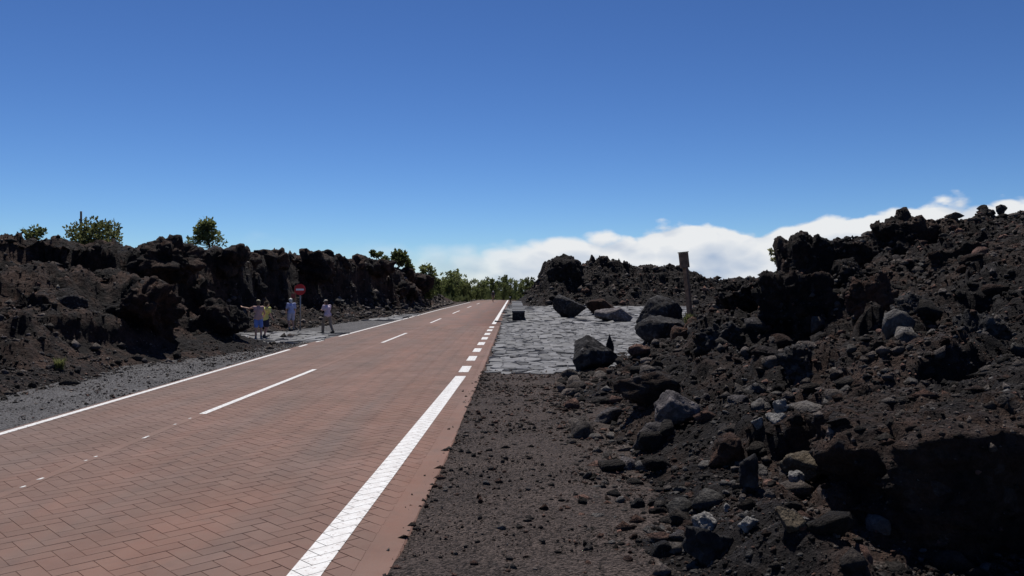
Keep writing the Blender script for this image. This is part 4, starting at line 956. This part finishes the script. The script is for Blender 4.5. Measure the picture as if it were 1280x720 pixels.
            if nm == 'sun_hat': ell(m, v['head']+Vector((0, 0.0, 0.062)), (0.17, 0.19, 0.018))
            else: ell(m, v['head']+Vector((0, 0.11, 0.055)), (0.075, 0.085, 0.016))
        elif nm == 'helmet': ell(m, v['head']+Vector((0, -0.01, 0.075)), (0.105, 0.14, 0.095))
        elif nm == 'shoes':
            for n in 'lr':
                an = v['ank'+n]; f = v.get('toe'+n, an+Vector((0, 0.16, -0.04))); capsule(m, an+Vector((0, -0.04, -0.028)), f+Vector((0, 0.02, -0.004)), 0.05, 0.042); capsule(m, an+Vector((0, -0.02, 0)), an+Vector((0, -0.01, 0.04)), 0.05, 0.048)
        c = m.build(nm, mt, r, True); remesh(c, 0.015)
    return r
STAND = dict(pelvis=(0, 0, .96), chest=(0, 0.01, 1.26), neck=(0, 0, 1.47), head=(0, 0.02, 1.62), shol=(-.19, 0, 1.42), shor=(.19, 0, 1.42), elbl=(-.24, -.02, 1.13), elbr=(.24, -.02, 1.13),
             wril=(-.25, .08, .89), wrir=(.25, .08, .89), hipl=(-.095, 0, .92), hipr=(.095, 0, .92), knel=(-.105, .02, .50), kner=(.105, .02, .50), ankl=(-.11, -.02, .085), ankr=(.11, -.02, .085))
def pose(**kw): return {**STAND, **kw}
def foot(x, y):
    Y = CAM_H*FPX/(y-HZ); return (span(x, Y), Y)
# the pair on the path: one points at the rock with outstretched arm, one in yellow close behind
X, Y = span(323, 35.5), 35.5
person((X, Y, 0.05), math.radians(10), pose(elbl=(-.44, .16, 1.36), wril=(-.68, .26, 1.42), kner=(.11, .08, .5), ankr=(.12, -.02, .085), elbr=(.27, .05, 1.15), wrir=(.2, .22, 1.02)),
       {'tank_top': (0.50, 0.33, 0.31), 'shorts': (0.14, 0.24, 0.62), 'hair': (0.10, 0.08, 0.05), 'cap': (0.34, 0.31, 0.22), 'shoes': (0.25, 0.23, 0.22)},
       'person in pink top and blue shorts, arm outstretched to the rock', 0.98)
X, Y = span(331.5, 36.1), 36.1
person((X, Y, 0.05), math.radians(-25), pose(pelvis=(0, -.04, .95), chest=(0, .06, 1.24), neck=(0, .10, 1.44), head=(0, .14, 1.58), shol=(-.19, .09, 1.39), shor=(.19, .09, 1.39), elbl=(-.26, .1, 1.1), elbr=(.28, .02, 1.13), wrir=(.30, .14, .93), knel=(-.11, .16, .51), ankl=(-.11, .1, .085), ankr=(.11, -.2, .1)),
       {'shirt': (0.62, 0.62, 0.20), 'shorts': (0.03, 0.035, 0.06), 'hair': (0.05, 0.04, 0.03), 'shoes': (0.05, 0.05, 0.05)},
       'person in yellow shirt and dark shorts walking close behind the pointing walker', 0.96)
X, Y = foot(364, 414.5)
person((X, Y, 0.05), math.radians(35), pose(chest=(0, .04, 1.25), neck=(0, .06, 1.45), head=(0, .10, 1.58), elbl=(-.25, .08, 1.13), wril=(-.2, .25, .98), elbr=(.25, 0, 1.12), knel=(-.11, .1, .5), ankl=(-.11, .02, .085)),
       {'shirt': (0.38, 0.42, 0.64), 'shorts': (0.50, 0.49, 0.60), 'hair': (0.5, 0.5, 0.48), 'cap': (0.7, 0.7, 0.68), 'shoes': (0.3, 0.28, 0.26)},
       'person in white cap and blue shirt standing by the round sign', 0.98)
X, Y = foot(409.5, 418.5)
person((X, Y, 0.02), math.radians(48), pose(chest=(0, .05, 1.25), neck=(0, .09, 1.45), head=(0, .15, 1.58), shol=(-.19, .06, 1.41), shor=(.19, .06, 1.41), elbl=(-.23, .16, 1.18), wril=(-.1, .36, 1.2), elbr=(.23, .14, 1.16), wrir=(.1, .35, 1.18),
       knel=(-.11, .24, .52), ankl=(-.11, .26, .085), kner=(.11, -.08, .51), ankr=(.12, -.30, .12)),
       {'shirt': (0.55, 0.46, 0.55), 'trousers': (0.24, 0.20, 0.16), 'hair': (0.08, 0.06, 0.05), 'cap': (0.45, 0.40, 0.34), 'shoes': (0.03, 0.03, 0.03)},
       'person in pale shirt and beige trousers striding along the road edge', 0.98)
# far cyclist
def bicycle(loc, rz):
    r = empty('bicycle', loc, rz); tag(r, 'dark bicycle ridden down the middle of the road', 'bicycle')
    for y in (-0.52, 0.52):
        w = MB(); n = 24; w.tube([(0, y+0.33*math.cos(2*math.pi*k/n), 0.345+0.33*math.sin(2*math.pi*k/n)) for k in range(n+1)], 0.018, 6, False); wo = w.build('wheel', M['black'], r)
        s = MB()
        for k in range(8): s.tube([(0, y, 0.345), (0, y+0.32*math.cos(k*math.pi/4), 0.345+0.32*math.sin(k*math.pi/4))], 0.003, 4)
        s.build('spokes', M['steel'], wo)['kind'] = 'stuff'
    f = MB(); bb, st, hd = (0, -.08, .29), (0, -.22, .78), (0, .40, .82)
    for a, b in ((bb, st), (bb, hd), (st, hd), (st, (0, -.52, .345)), (bb, (0, -.52, .345)), (hd, (0, .52, .345)), (st, (0, -.26, .95)), (hd, (0, .38, 1.0))): f.tube([a, b], 0.018, 8)
    f.build('frame', M['black'], r)
    MB().tube([(-.24, .42, .98), (-.2, .38, 1.0), (.2, .38, 1.0), (.24, .42, .98)], 0.016, 8).build('handlebar', M['black'], r)
    s = MB(); ell(s, (0, -.26, .96), (0.07, 0.13, 0.03)); s.build('saddle', M['black'], r)
    return r
X, Y = span(616.5, 128), 128.0
bicycle((X, Y, 0.03), math.pi)
person((X, Y, 0.03), math.pi, dict(pelvis=(0, -.24, 1.08), chest=(0, .0, 1.34), neck=(0, .12, 1.5), head=(0, .2, 1.64), shol=(-.19, .1, 1.46), shor=(.19, .1, 1.46), elbl=(-.25, .25, 1.22), elbr=(.25, .25, 1.22), wril=(-.2, .36, 1.04), wrir=(.2, .36, 1.04),
       hipl=(-.095, -.22, 1.03), hipr=(.095, -.22, 1.03), knel=(-.1, .18, .92), kner=(.1, .08, .66), ankl=(-.12, -.0, .5), ankr=(.12, -.06, .22)),
       {'shirt': (0.06, 0.06, 0.07), 'cycling_shorts': (0.02, 0.02, 0.025), 'helmet': (0.75, 0.75, 0.75), 'shoes': (0.03, 0.03, 0.03)}, 'person in dark kit and white helmet riding along the road')
